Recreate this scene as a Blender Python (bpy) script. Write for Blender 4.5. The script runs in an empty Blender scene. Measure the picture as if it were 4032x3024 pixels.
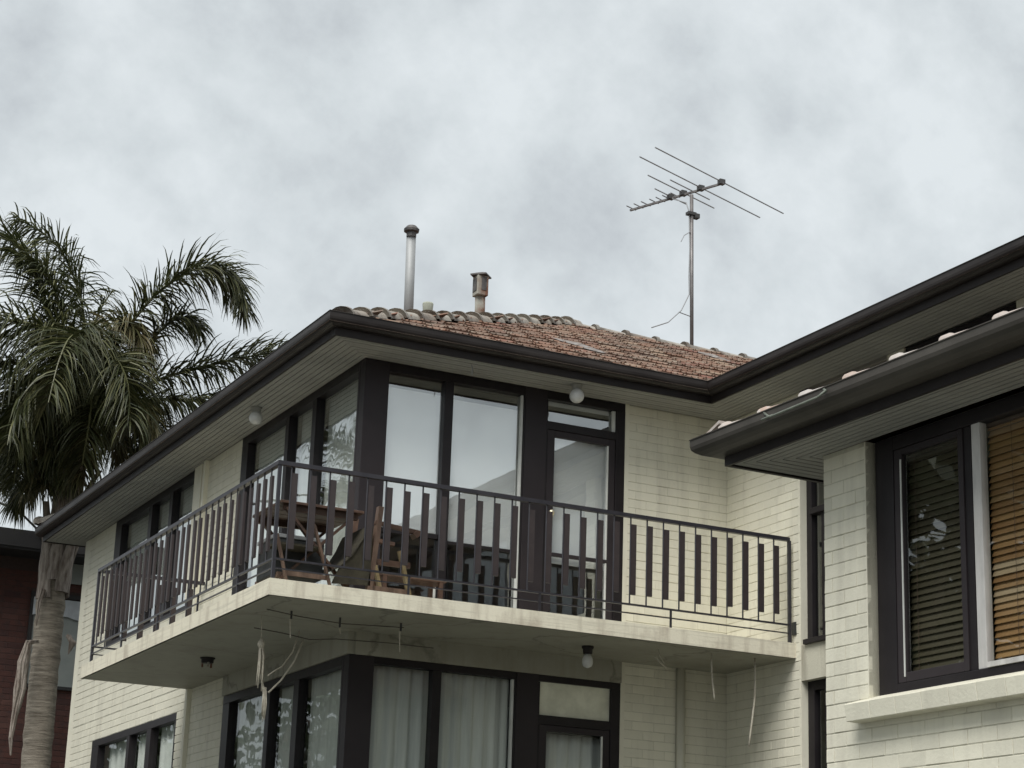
import bpy, math, random
from mathutils import Vector, Matrix
random.seed(7)
sc = bpy.context.scene
COL = sc.collection
R = math.radians

# ------------------------------------------------------------------ camera
def make_camera():
    yaw, pitch, roll = 0.4659420517, 0.2874149474, 0.0325440068
    fwd = Vector((math.sin(yaw)*math.cos(pitch), math.cos(yaw)*math.cos(pitch), math.sin(pitch)))
    right = Vector((math.cos(yaw), -math.sin(yaw), 0)); up = right.cross(fwd)
    c, s = math.cos(roll), math.sin(roll)
    r2 = c*right + s*up; u2 = -s*right + c*up
    cam = bpy.data.cameras.new('camera'); o = bpy.data.objects.new('camera', cam); COL.objects.link(o)
    m = Matrix((( r2.x, u2.x, -fwd.x, -5.42238), (r2.y, u2.y, -fwd.y, -15.3617), (r2.z, u2.z, -fwd.z, -3.18525), (0, 0, 0, 1)))
    o.matrix_world = m
    cam.sensor_width = 36; cam.lens = 7907.9576/4032*36
    cam.shift_x = -61.586/4032; cam.shift_y = 58.699/4032
    cam.clip_start = 0.1; cam.clip_end = 2000
    sc.camera = o
make_camera()

# ------------------------------------------------------------------ light
SUN_DIR = Vector((-0.60, -0.50, 1.10)).normalized()      # towards the bright part of the overcast sky
def make_world():
    w = bpy.data.worlds.new('World'); sc.world = w; w.use_nodes = True
    nt = w.node_tree; nt.nodes.clear(); N = nt.nodes.new; L = nt.links.new
    out = N('ShaderNodeOutputWorld')
    sky = N('ShaderNodeTexSky'); sky.sky_type = 'NISHITA'; sky.sun_disc = False
    sky.sun_elevation = math.asin(SUN_DIR.z); sky.sun_rotation = math.atan2(SUN_DIR.x, SUN_DIR.y)
    b1 = N('ShaderNodeBackground'); b1.inputs['Strength'].default_value = 0.06; L(sky.outputs[0], b1.inputs[0])
    tc = N('ShaderNodeTexCoord')
    mp = N('ShaderNodeMapping'); mp.inputs['Rotation'].default_value = (0.5, 0.7, 0.4); mp.inputs['Scale'].default_value = (7.0, 9.5, 7.5); mp.inputs['Location'].default_value = (1.3, 2.9, 0.6)
    L(tc.outputs['Generated'], mp.inputs[0])
    n1 = N('ShaderNodeTexNoise'); n1.inputs['Scale'].default_value = 1.0; n1.inputs['Detail'].default_value = 7; n1.inputs['Roughness'].default_value = .56; n1.inputs['Distortion'].default_value = .25
    L(mp.outputs[0], n1.inputs['Vector'])
    n2 = N('ShaderNodeTexNoise'); n2.inputs['Scale'].default_value = 2.7; n2.inputs['Detail'].default_value = 7; n2.inputs['Roughness'].default_value = .58; L(mp.outputs[0], n2.inputs['Vector'])
    ad = N('ShaderNodeMix'); ad.data_type = 'FLOAT'; ad.inputs[0].default_value = .42; L(n1.outputs['Fac'], ad.inputs[2]); L(n2.outputs['Fac'], ad.inputs[3])
    r = N('ShaderNodeValToRGB'); L(ad.outputs[0], r.inputs[0])
    e = r.color_ramp.elements
    e[0].position = .36; e[0].color = (.50, .535, .56, 1)
    e[1].position = .60; e[1].color = (.72, .765, .785, 1)
    m = e.new(.48); m.color = (.62, .665, .685, 1)
    b2 = N('ShaderNodeBackground'); b2.inputs['Strength'].default_value = 0.395; L(r.outputs[0], b2.inputs[0])
    mx = N('ShaderNodeMixShader'); mx.inputs[0].default_value = .96
    L(b1.outputs[0], mx.inputs[1]); L(b2.outputs[0], mx.inputs[2]); L(mx.outputs[0], out.inputs[0])
make_world()
sl = bpy.data.lights.new('sun', 'SUN'); sl.energy = 1.5; sl.angle = R(38); sl.color = (1, .975, .94)
so = bpy.data.objects.new('sun', sl); COL.objects.link(so); so.rotation_euler = (-SUN_DIR).to_track_quat('-Z', 'Y').to_euler(); so.location = (-10, -12, 22)
vs = sc.view_settings; vs.view_transform = 'Standard'; vs.look = 'None'; vs.exposure = 1.45; vs.gamma = 1; vs.use_curve_mapping = False

# ------------------------------------------------------------------ materials
def noise_mix(nt, c1, c2, scale, detail=5, rough=.6, lo=.35, hi=.65, vec=None, stretch=None):
    N = nt.nodes.new; L = nt.links.new
    tc = N('ShaderNodeTexCoord'); n = N('ShaderNodeTexNoise')
    n.inputs['Scale'].default_value = scale; n.inputs['Detail'].default_value = detail; n.inputs['Roughness'].default_value = rough
    if stretch:
        mp = N('ShaderNodeMapping'); mp.inputs['Scale'].default_value = stretch; L(tc.outputs['Object'], mp.inputs[0]); L(mp.outputs[0], n.inputs['Vector'])
    else: L(tc.outputs['Object'], n.inputs['Vector'])
    r = N('ShaderNodeValToRGB'); r.color_ramp.elements[0].position = lo; r.color_ramp.elements[1].position = hi
    r.color_ramp.elements[0].color = (*c1, 1); r.color_ramp.elements[1].color = (*c2, 1)
    L(n.outputs['Fac'], r.inputs[0]); return r.outputs[0], n.outputs['Fac']
def new_mat(name):
    m = bpy.data.materials.new(name); m.use_nodes = True; nt = m.node_tree; b = nt.nodes['Principled BSDF']; return m, nt, b
def add_bump(nt, b, scale, strength, dist=.01, stretch=None):
    N = nt.nodes.new; L = nt.links.new
    tc = N('ShaderNodeTexCoord'); n = N('ShaderNodeTexNoise'); n.inputs['Scale'].default_value = scale; n.inputs['Detail'].default_value = 6
    if stretch:
        mp = N('ShaderNodeMapping'); mp.inputs['Scale'].default_value = stretch; L(tc.outputs['Object'], mp.inputs[0]); L(mp.outputs[0], n.inputs['Vector'])
    else: L(tc.outputs['Object'], n.inputs['Vector'])
    bp = N('ShaderNodeBump'); bp.inputs['Strength'].default_value = strength; bp.inputs['Distance'].default_value = dist
    L(n.outputs['Fac'], bp.inputs['Height']); L(bp.outputs[0], b.inputs['Normal'])
def simple(name, c1, c2=None, scale=4, rough=.7, bump=0, bscale=60, lo=.35, hi=.65, stretch=None, metal=0, detail=5, bdist=.004, spec=None, world=False):
    m, nt, b = new_mat(name)
    b.inputs['Roughness'].default_value = rough; b.inputs['Metallic'].default_value = metal
    if spec is not None: b.inputs['Specular IOR Level'].default_value = spec
    if c2 is None: b.inputs['Base Color'].default_value = (*c1, 1)
    else:
        o, f = noise_mix(nt, c1, c2, scale, detail, .6, lo, hi, None, stretch); nt.links.new(o, b.inputs['Base Color'])
    if bump: add_bump(nt, b, bscale, bump, bdist)
    return m
def painted(name, base, dirt, stain=.5, jitter=.06, boards=0, cracks=0):
    """old masonry paint: position-based blotches, vertical run marks, a little difference from piece to piece"""
    m, nt, b = new_mat(name); N = nt.nodes.new; L = nt.links.new
    b.inputs['Roughness'].default_value = .62
    g = N('ShaderNodeNewGeometry')
    def noise(scale, st, det=5):
        mp = N('ShaderNodeMapping'); mp.inputs['Scale'].default_value = st; L(g.outputs['Position'], mp.inputs[0])
        n = N('ShaderNodeTexNoise'); n.inputs['Scale'].default_value = scale; n.inputs['Detail'].default_value = det; n.inputs['Roughness'].default_value = .62
        L(mp.outputs[0], n.inputs['Vector']); return n.outputs['Fac']
    def ramp(s, lo, hi, a=0, bb=1):
        r = N('ShaderNodeMapRange'); r.inputs['From Min'].default_value = lo; r.inputs['From Max'].default_value = hi
        r.inputs['To Min'].default_value = a; r.inputs['To Max'].default_value = bb; L(s, r.inputs['Value']); return r.outputs[0]
    def mix(f, c1, c2, fv=None):
        x = N('ShaderNodeMix'); x.data_type = 'RGBA'
        if f is not None: L(f, x.inputs[0])
        else: x.inputs[0].default_value = fv
        for i, c in ((6, c1), (7, c2)):
            if isinstance(c, tuple): x.inputs[i].default_value = (*c, 1)
            else: L(c, x.inputs[i])
        return x.outputs[2]
    c = mix(ramp(noise(1.1, (1, 1, 1)), .35, .7), base, tuple(v*.9 for v in base))
    c = mix(ramp(noise(1.0, (6, 6, .8)), .50, .74, 0, stain), c, dirt)
    c = mix(ramp(noise(28, (1, 1, 1), 3), .62, .78, 0, .35*stain+.1), c, dirt)
    if boards:
        c = mix(ramp(noise(1.0, (1.2, 1.2, 42), 4), .50, .72, 0, boards), c, tuple(v*.62 for v in base))
        c = mix(ramp(noise(2.3, (1, 1, 1), 6), .55, .70, 0, boards*.8), c, dirt)
    if cracks:
        vo = N('ShaderNodeTexVoronoi'); vo.feature = 'DISTANCE_TO_EDGE'; vo.inputs['Scale'].default_value = .55; nn_ = N('ShaderNodeTexNoise'); nn_.inputs['Scale'].default_value = 2.5; nn_.inputs['Detail'].default_value = 5
        L(g.outputs['Position'], nn_.inputs['Vector']); va = N('ShaderNodeVectorMath'); va.operation = 'MULTIPLY_ADD'; L(nn_.outputs['Color'], va.inputs[0]); va.inputs[1].default_value = (.5, .5, .5); L(g.outputs['Position'], va.inputs[2]); L(va.outputs[0], vo.inputs['Vector'])
        c = mix(ramp(vo.outputs['Distance'], .0, .012, cracks, 0), c, tuple(v*.4 for v in base))
        c = mix(ramp(noise(.9, (1, 1, 1), 6), .48, .66, 0, .5), c, dirt)
    oi = N('ShaderNodeObjectInfo')
    hv = N('ShaderNodeHueSaturation'); L(c, hv.inputs['Color']); L(ramp(oi.outputs['Random'], 0, 1, 1-jitter, 1+jitter*.5), hv.inputs['Value'])
    L(hv.outputs[0], b.inputs['Base Color'])
    bp = N('ShaderNodeBump'); bp.inputs['Strength'].default_value = .55; bp.inputs['Distance'].default_value = .004
    L(noise(45, (1, 1, 1), 4), bp.inputs['Height']); L(bp.outputs[0], b.inputs['Normal'])
    return m
M = {}
M['cream'] = painted('cream masonry paint', (.725, .70, .575), (.40, .375, .31), .36, .08)
M['cream_joint'] = painted('cream paint in the joints', (.58, .56, .455), (.30, .275, .215), .9)
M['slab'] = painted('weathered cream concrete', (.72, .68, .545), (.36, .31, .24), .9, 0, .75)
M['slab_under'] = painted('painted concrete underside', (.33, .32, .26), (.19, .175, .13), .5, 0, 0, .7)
M['soffit'] = simple('grey eaves paint', (.25, .25, .23), (.30, .30, .275), 2.2, .7, .2, 40)
M['soffit_gap'] = simple('dark gap', (.05, .05, .045))
M['fascia'] = simple('brown fascia paint', (0.0174, 0.0143, 0.0136), (0.0248, 0.0205, 0.0198), 3, .5, .15, 30, spec=.22)
M['gutter'] = simple('brown gutter paint', (0.0198, 0.0167, 0.0161), (0.0384, 0.0335, 0.0316), 1.6, .42, .2, 25, stretch=(1, 1, 4), spec=.22)
M['gutter_near'] = simple('faded brown gutter paint', (0.0420, 0.0378, 0.0329), (0.0735, 0.0672, 0.0588), 1.3, .4, .2, 25, spec=.22)
M['frame'] = simple('brown black frame paint', (0.0132, 0.0108, 0.0120), (0.0204, 0.0174, 0.0186), 2.5, .42, .15, 30, spec=.22)
M['post'] = simple('brown panel paint', (0.0245, 0.0202, 0.0223), (0.0346, 0.0288, 0.0310), 1.5, .5, .1, 30, spec=.22)
M['rail'] = simple('black rail paint', (.016, .015, .02), (.03, .028, .034), 6, .4)
M['slat'] = simple('dark brown slat paint', (0.0225, 0.0165, 0.0173), (0.0390, 0.0277, 0.0270), 6, .55, .2, 40)
M['bead'] = simple('off white bead', (.60, .61, .58), (.48, .49, .46), 5, .5)
M['mullion'] = simple('weathered grey white timber', (.36, .35, .34), (.52, .51, .49), 9, .7, .3, 60, stretch=(1, 1, .25))
M['white'] = simple('white blind', (.88, .90, .90), (.84, .86, .87), 3, .8)
M['room'] = simple('room paint', (.34, .32, .29))
M['room_dark'] = simple('dark floor', (.08, .06, .045))
M['concrete'] = simple('ground asphalt', (.075, .08, .07), (.12, .12, .105), .8, .9, .3, 30)
M['metal'] = simple('galvanised metal', (.30, .31, .31), (.34, .35, .35), 5, .6, metal=.25)
M['metal_dark'] = simple('sooty metal', (.05, .05, .05), (.12, .11, .105), 8, .6, metal=.3)
M['mast'] = simple('mast steel', (.13, .12, .12), (.20, .19, .185), 8, .5, metal=.4)
M['alu'] = simple('dull aluminium', (.30, .30, .31), (.42, .42, .43), 8, .4, metal=.7)
M['rust'] = simple('rusty cement flue', (.30, .29, .25), (.16, .07, .04), 5, .8, lo=.4, hi=.62)
M['pot'] = simple('pale green pot', (.40, .42, .35), (.30, .31, .25), 8, .8)
M['globe'] = simple('opal glass', (.62, .63, .62), (.5, .5, .48), 7, .25)
M['cord'] = simple('off white cord', (.52, .49, .41), (.36, .33, .26), 25, .9)
M['cable'] = simple('pale cable', (.30, .31, .32))
M['rod'] = simple('faded rod', (.06, .055, .045), (.10, .09, .075), 9, .7)
M['cable_dark'] = simple('dark cable', (.05, .05, .05))
M['timber'] = simple('orange brown timber', (.085, .052, .036), (.20, .13, .092), 7, .6, .2, 50, stretch=(2, 2, .4))
M['timber_dark'] = simple('dark timber', (.055, .03, .02), (.11, .06, .038), 9, .55, .2, 50)
M['timber_yellow'] = simple('yellow brown timber', (.20, .15, .07), (.28, .22, .12), 9, .6)
M['canvas'] = simple('olive canvas', (.030, .026, .017), (.055, .048, .030), 12, .9, .3, 90)
M['brass'] = simple('brass', (.80, .72, .52), rough=.3, metal=.8)
M['plastic_dark'] = simple('dark crate', (.02, .022, .022), (.04, .042, .04), 9, .5)
M['stem'] = simple('dry vine stem', (.40, .35, .27), (.28, .24, .18), 18, .9)
M['lace'] = simple('white lace', (.50, .53, .56), (.42, .45, .48), 10, .8)
M['pane_grey'] = simple('grey blind', (.22, .245, .235), (.27, .29, .275), 3, .5)
M['redroof'] = simple('dark roof edge', (.012, .012, .013), (.022, .021, .021), 3, .7)
M['bracket'] = simple('verdigris bracket', (.15, .17, .14), (.09, .10, .08), 10, .6)

def rnd_mat(name, stops, lichen=None, amt=.4, rough=.85, island=False, bump=.4, scale=9, bs=50):
    m, nt, b = new_mat(name); N = nt.nodes.new; L = nt.links.new
    b.inputs['Roughness'].default_value = rough
    src = N('ShaderNodeNewGeometry').outputs['Random Per Island'] if island else N('ShaderNodeObjectInfo').outputs['Random']
    r = N('ShaderNodeValToRGB'); L(src, r.inputs[0]); e = r.color_ramp.elements
    e[0].color = (*stops[0], 1); e[1].color = (*stops[-1], 1)
    for i in range(1, len(stops)-1):
        x = e.new(i/(len(stops)-1)); x.color = (*stops[i], 1)
    col = r.outputs[0]
    if lichen:
        g = N('ShaderNodeNewGeometry'); n = N('ShaderNodeTexNoise'); n.inputs['Scale'].default_value = scale; n.inputs['Detail'].default_value = 7; n.inputs['Roughness'].default_value = .7
        L(g.outputs['Position'], n.inputs['Vector'])
        mr = N('ShaderNodeMapRange'); mr.inputs['From Min'].default_value = .50; mr.inputs['From Max'].default_value = .62; mr.inputs['To Max'].default_value = amt; L(n.outputs['Fac'], mr.inputs['Value'])
        x = N('ShaderNodeMix'); x.data_type = 'RGBA'; L(mr.outputs[0], x.inputs[0]); L(col, x.inputs[6]); x.inputs[7].default_value = (*lichen, 1); col = x.outputs[2]
    L(col, b.inputs['Base Color'])
    if bump: add_bump(nt, b, bs, bump, .005)
    return m
TS = [(.115, .056, .034), (.15, .08, .05), (.085, .050, .034), (.18, .10, .066), (.11, .078, .058), (.15, .062, .042), (.21, .145, .10), (.07, .042, .032)]
M['tile'] = rnd_mat('terracotta tile', TS, (.24, .21, .17), .6)
M['tile_stuff'] = rnd_mat('terracotta tile run', TS, (.24, .21, .17), .6, island=True)
M['cap'] = rnd_mat('lichened ridge tile', [(.27, .25, .22), (.32, .30, .26), (.22, .19, .16), (.34, .32, .28)], (.11, .08, .06), .7, scale=6)
M['cap_near'] = rnd_mat('pale capping tile', [(.36, .31, .28), (.40, .37, .34), (.36, .27, .22), (.38, .36, .34)], (.42, .40, .38), .8, scale=12)
M['cement'] = simple('cement smear', (.24, .23, .22), (.11, .085, .07), 12, .9, .4, 40)
M['redbrick'] = rnd_mat('dark red brick', [(.055, .019, .014), (.07, .025, .018), (.045, .017, .014), (.08, .033, .025)], (.03, .018, .017), .6)
M['redmortar'] = simple('dark mortar', (.04, .026, .022), (.055, .034, .03), 20, .9)
M['slat_orange'] = rnd_mat('orange blind slat', [(.33, .18, .075), (.40, .235, .10), (.30, .165, .07), (.44, .28, .14)], None, rough=.5, bump=.1)
M['slat_light'] = rnd_mat('sun bleached blind slat', [(.48, .37, .24), (.44, .31, .18)], None, rough=.5, bump=.1)
M['slat_olive'] = rnd_mat('olive blind slat', [(.085, .072, .045), (.10, .085, .052), (.075, .063, .038)], None, rough=.55, bump=.1)

def glass_mat(name, base, tint=(.86, .88, .86), wave=.0, ior=1.5, gcol=(.93, .96, .96)):
    m = bpy.data.materials.new(name); m.use_nodes = True; nt = m.node_tree; nt.nodes.clear(); N = nt.nodes.new; L = nt.links.new
    out = N('ShaderNodeOutputMaterial'); t = N('ShaderNodeBsdfTransparent'); t.inputs[0].default_value = (*tint, 1)
    g = N('ShaderNodeBsdfGlossy'); g.inputs['Roughness'].default_value = .012; g.inputs['Color'].default_value = (*gcol, 1)
    f = N('ShaderNodeLayerWeight'); f.inputs['Blend'].default_value = .5; pw = N('ShaderNodeMath'); pw.operation = 'POWER'; pw.inputs[1].default_value = 4.5; L(f.outputs['Facing'], pw.inputs[0])
    mr = N('ShaderNodeMapRange'); mr.inputs['To Min'].default_value = base; mr.inputs['To Max'].default_value = 1; L(pw.outputs[0], mr.inputs['Value'])
    if wave:
        tc = N('ShaderNodeTexCoord'); n = N('ShaderNodeTexNoise'); n.inputs['Scale'].default_value = 1.6; n.inputs['Detail'].default_value = 2; L(tc.outputs['Object'], n.inputs['Vector'])
        bp = N('ShaderNodeBump'); bp.inputs['Strength'].default_value = wave; bp.inputs['Distance'].default_value = .02; L(n.outputs['Fac'], bp.inputs['Height']); L(bp.outputs[0], g.inputs['Normal'])
    x = N('ShaderNodeMixShader'); L(mr.outputs[0], x.inputs[0]); L(t.outputs[0], x.inputs[1]); L(g.outputs[0], x.inputs[2]); L(x.outputs[0], out.inputs[0])
    return m
M['glass_front'] = glass_mat('reflective front glass', .36, tint=(.97, .98, .97), wave=.12)
M['glass_side'] = glass_mat('side glass', .36, tint=(.95, .97, .95), wave=.12)
M['glass_low'] = glass_mat('lower glass', .035, wave=.12)
M['glass_near'] = glass_mat('near glass', .12, wave=.12)
M['curtain'] = simple('net curtain', (.74, .76, .73), (.60, .62, .60), 5, .9, stretch=(3, 3, .2))
M['curtain_side'] = simple('grey curtain', (.80, .82, .79), (.70, .72, .69), 5, .9, stretch=(3, 3, .2))
M['frosted'] = simple('stained light panel', (.80, .80, .66), (.62, .62, .50), 6, .8, detail=8)

def trunk_mat():
    m, nt, b = new_mat('palm trunk bark'); N = nt.nodes.new; L = nt.links.new; b.inputs['Roughness'].default_value = .9
    g = N('ShaderNodeNewGeometry'); mp = N('ShaderNodeMapping'); mp.inputs['Scale'].default_value = (2, 2, 16); L(g.outputs['Position'], mp.inputs[0])
    n = N('ShaderNodeTexNoise'); n.inputs['Scale'].default_value = 1.5; n.inputs['Detail'].default_value = 7; n.inputs['Roughness'].default_value = .7; L(mp.outputs[0], n.inputs['Vector'])
    r = N('ShaderNodeValToRGB'); L(n.outputs['Fac'], r.inputs[0]); e = r.color_ramp.elements
    e[0].position = .32; e[0].color = (.13, .11, .085, 1); e[1].position = .68; e[1].color = (.36, .32, .26, 1)
    L(r.outputs[0], b.inputs['Base Color'])
    bp = N('ShaderNodeBump'); bp.inputs['Strength'].default_value = .8; bp.inputs['Distance'].default_value = .03; L(n.outputs['Fac'], bp.inputs['Height']); L(bp.outputs[0], b.inputs['Normal'])
    return m
M['trunk'] = trunk_mat()
M['boot'] = simple('dry frond base', (.34, .30, .26), (.13, .10, .08), 7, .9, .5, 25, stretch=(3, 3, .6), bdist=.02)
def leaf_mat(name, stops):
    m, nt, b = new_mat(name); N = nt.nodes.new; L = nt.links.new
    b.inputs['Roughness'].default_value = .5
    g = N('ShaderNodeNewGeometry'); r = N('ShaderNodeValToRGB'); L(g.outputs['Random Per Island'], r.inputs[0]); e = r.color_ramp.elements
    e[0].color = (*stops[0], 1); e[1].color = (*stops[-1], 1)
    for i in range(1, len(stops)-1): x = e.new(i/(len(stops)-1)); x.color = (*stops[i], 1)
    L(r.outputs[0], b.inputs['Base Color'])
    tl = N('ShaderNodeBsdfTranslucent'); L(r.outputs[0], tl.inputs[0]); x = N('ShaderNodeMixShader'); x.inputs[0].default_value = .22
    out = nt.nodes['Material Output']; L(b.outputs[0], x.inputs[1]); L(tl.outputs[0], x.inputs[2]); L(x.outputs[0], out.inputs[0])
    return m
M['leaf'] = leaf_mat('palm leaflet', [(.022, .030, .009), (.045, .055, .018), (.03, .038, .013), (.075, .082, .030), (.15, .15, .065), (.036, .044, .015), (.05, .05, .02)])
M['leaf_old'] = leaf_mat('old palm leaflet', [(.06, .052, .02), (.13, .11, .05), (.09, .09, .035), (.20, .17, .085)])
M['treeleaf'] = leaf_mat('tree leaf', [(.03, .05, .018), (.05, .075, .028), (.04, .055, .02)])
M['bark'] = simple('bark', (.10, .08, .06), (.17, .14, .11), 6, .9, .5, 20)

# ------------------------------------------------------------------ building kit
WPOS = {}
class MB:
    def __init__(s): s.v = []; s.f = []
    def box(s, x0, x1, y0, y1, z0, z1, T=None):
        b = len(s.v); P = [(x, y, z) for z in (z0, z1) for y in (y0, y1) for x in (x0, x1)]
        if T: P = [T(*p) for p in P]
        s.v += P; s.f += [tuple(b+i for i in q) for q in ((0, 2, 3, 1), (4, 5, 7, 6), (0, 1, 5, 4), (2, 6, 7, 3), (0, 4, 6, 2), (1, 3, 7, 5))]
        return s
    def tube(s, pts, r, n=8, cap=True):
        pts = [Vector(p) for p in pts]; rs = r if isinstance(r, (list, tuple)) else [r]*len(pts); b = len(s.v); prev = None
        for i, p in enumerate(pts):
            d = (pts[min(i+1, len(pts)-1)]-pts[max(i-1, 0)]).normalized()
            ref = Vector((0, 0, 1)) if abs(d.z) < .9 else Vector((1, 0, 0))
            a = d.cross(ref).normalized() if prev is None else (prev-d*prev.dot(d)).normalized()
            prev = a; c = d.cross(a)
            for k in range(n):
                t = 2*math.pi*k/n; s.v.append(tuple(p+rs[i]*(math.cos(t)*a+math.sin(t)*c)))
        for i in range(len(pts)-1):
            for k in range(n):
                k2 = (k+1) % n; s.f.append((b+i*n+k, b+i*n+k2, b+(i+1)*n+k2, b+(i+1)*n+k))
        if cap: s.f.append(tuple(b+k for k in reversed(range(n)))); s.f.append(tuple(b+(len(pts)-1)*n+k for k in range(n)))
        return s
    def bar(s, a, b_, w, h, up=(0, 0, 1)):
        a, b_ = Vector(a), Vector(b_); d = (b_-a).normalized(); u = Vector(up); sd = d.cross(u)
        if sd.length < 1e-3: sd = d.cross(Vector((1, 0, 0)))
        sd.normalize(); u = sd.cross(d).normalized(); i0 = len(s.v)
        for p in (a, b_):
            for k, l in ((-1, -1), (1, -1), (1, 1), (-1, 1)): s.v.append(tuple(p+sd*k*w/2+u*l*h/2))
        s.f += [tuple(i0+i for i in q) for q in ((3, 2, 1, 0), (4, 5, 6, 7), (0, 1, 5, 4), (1, 2, 6, 5), (2, 3, 7, 6), (3, 0, 4, 7))]
        return s
    def poly(s, pts): b = len(s.v); s.v += [tuple(p) for p in pts]; s.f.append(tuple(range(b, b+len(pts)))); return s
    def prism(s, pts, dv):
        dv = Vector(dv); b = len(s.v); n = len(pts); s.v += [tuple(Vector(p)) for p in pts]+[tuple(Vector(p)+dv) for p in pts]
        s.f.append(tuple(range(b, b+n))); s.f.append(tuple(reversed(range(b+n, b+2*n))))
        for i in range(n): j = (i+1) % n; s.f.append((b+j, b+i, b+n+i, b+n+j))
        return s
    def lathe(s, c, prof, n=16):
        b = len(s.v); c = Vector(c)
        for r, z in prof:
            for k in range(n): t = 2*math.pi*k/n; s.v.append((c.x+r*math.cos(t), c.y+r*math.sin(t), c.z+z))
        for i in range(len(prof)-1):
            for k in range(n): k2 = (k+1) % n; s.f.append((b+i*n+k, b+i*n+k2, b+(i+1)*n+k2, b+(i+1)*n+k))
        s.f.append(tuple(b+k for k in reversed(range(n)))); s.f.append(tuple(b+(len(prof)-1)*n+k for k in range(n)))
        return s
    def mesh(s, name, mat, smooth=False):
        me = bpy.data.meshes.new(name); me.from_pydata(s.v, [], s.f); me.materials.append(mat)
        if smooth: me.polygons.foreach_set('use_smooth', [True]*len(me.polygons))
        me.update(); return me
    def build(s, name, mat, parent=None, label=None, smooth=False, kind=None, bevel=0):
        o = bpy.data.objects.new(name, s.mesh(name, M[mat] if isinstance(mat, str) else mat, smooth)); COL.objects.link(o); attach(o, parent)
        if label: o['label'] = label
        if kind: o['kind'] = kind
        if bevel:
            md = o.modifiers.new('bevel', 'BEVEL'); md.width = bevel; md.segments = 2; md.limit_method = 'ANGLE'
        return o
def attach(o, parent, loc=(0, 0, 0)):
    """o's own coordinates are world coordinates; parents are only moved, never turned"""
    WPOS[o.name] = Vector(loc); o.location = loc
    if parent is not None:
        o.parent = parent; o.matrix_parent_inverse = Matrix.Translation(-WPOS[parent.name])
def thing(name, loc, label, cat, group=None):
    o = bpy.data.objects.new(name, None); COL.objects.link(o); o.location = loc; o.empty_display_size = .2; WPOS[o.name] = Vector(loc)
    tag(o, label, cat, group); return o
def tag(o, label, cat, group=None):
    o['label'] = label; o['category'] = cat
    if group: o['group'] = group
    return o
GZ = -4.8
# key planes of the main building (metres; balcony slab top is z = 0)
XW, YW, ZS, ZG, XI, Y2 = 1.2103, 1.1923, 2.4157, 2.5941, 5.17, 10.62
OV, OS = .6105, .5139
XE, YE = XW-OV, YW-OV
XR = 14.0; YN = -16.0
PITCH = .452
# near block: local frame turned a little
NX, NY, NT = 1.7308, -5.3020, .02436
NC, NS = math.cos(NT), math.sin(NT)
def nw(x, y, z): return (NX+NC*x-NS*y, NY+NS*x+NC*y, z)
NZS, NZG = .1102, .2775

# ------------------------------------------------------------------ ground
g = MB(); g.poly([(-400, -400, GZ), (400, -400, GZ), (400, 400, GZ), (-400, 400, GZ)]); o = g.build('ground', 'concrete'); o['kind'] = 'structure'; o['label'] = 'grey asphalt ground below the buildings'

main = thing('apartment_building', (8, 4, GZ), 'cream painted brick flats with brown eaves, corner balcony and terracotta tiled hip roof', 'building')
near = thing('brick_wing', nw(3, -4, GZ), 'nearer lower cream brick block at the right edge with low brown eaves and wide window', 'building')
redb = thing('red_brick_building', (2, 17, GZ), 'dark red brick building with black roof edge behind the palm trunk', 'building')

# ------------------------------------------------------------------ bricks
def brick_mesh(seed, L=.2365, H=.079, D=.030):
    rr = random.Random(seed); m = MB(); b = .0018
    j = lambda a: rr.uniform(-a, a)
    # front at y=0 facing -y, chamfered rim
    m.v = [(0, 0+D, 0), (L, D, 0), (L, D, H), (0, D, H),
           (j(.0015), b, 0+j(.001)), (L+j(.0015), b, j(.001)), (L+j(.0015), b, H+j(.001)), (j(.0015), b, H+j(.001)),
           (b+abs(j(.002)), j(.0012), b+abs(j(.0015))), (L-b-abs(j(.002)), j(.0012), b+abs(j(.0015))), (L-b-abs(j(.002)), j(.0012), H-b-abs(j(.0015))), (b+abs(j(.002)), j(.0012), H-b-abs(j(.0015)))]
    m.f = [(4, 5, 1, 0), (5, 6, 2, 1), (6, 7, 3, 2), (7, 4, 0, 3), (8, 9, 5, 4), (9, 10, 6, 5), (10, 11, 7, 6), (11, 8, 4, 7), (8, 11, 10, 9)]
    return m
BM = {}
def brick_variants(mat):
    if mat not in BM: BM[mat] = [(brick_mesh(k), None) for k in range(5)]; BM[mat] = [(b, b.mesh('brick', M[mat])) for b, _ in BM[mat]]
    return BM[mat]
CAMP = Vector((-5.42, -15.36, -3.19))
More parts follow.
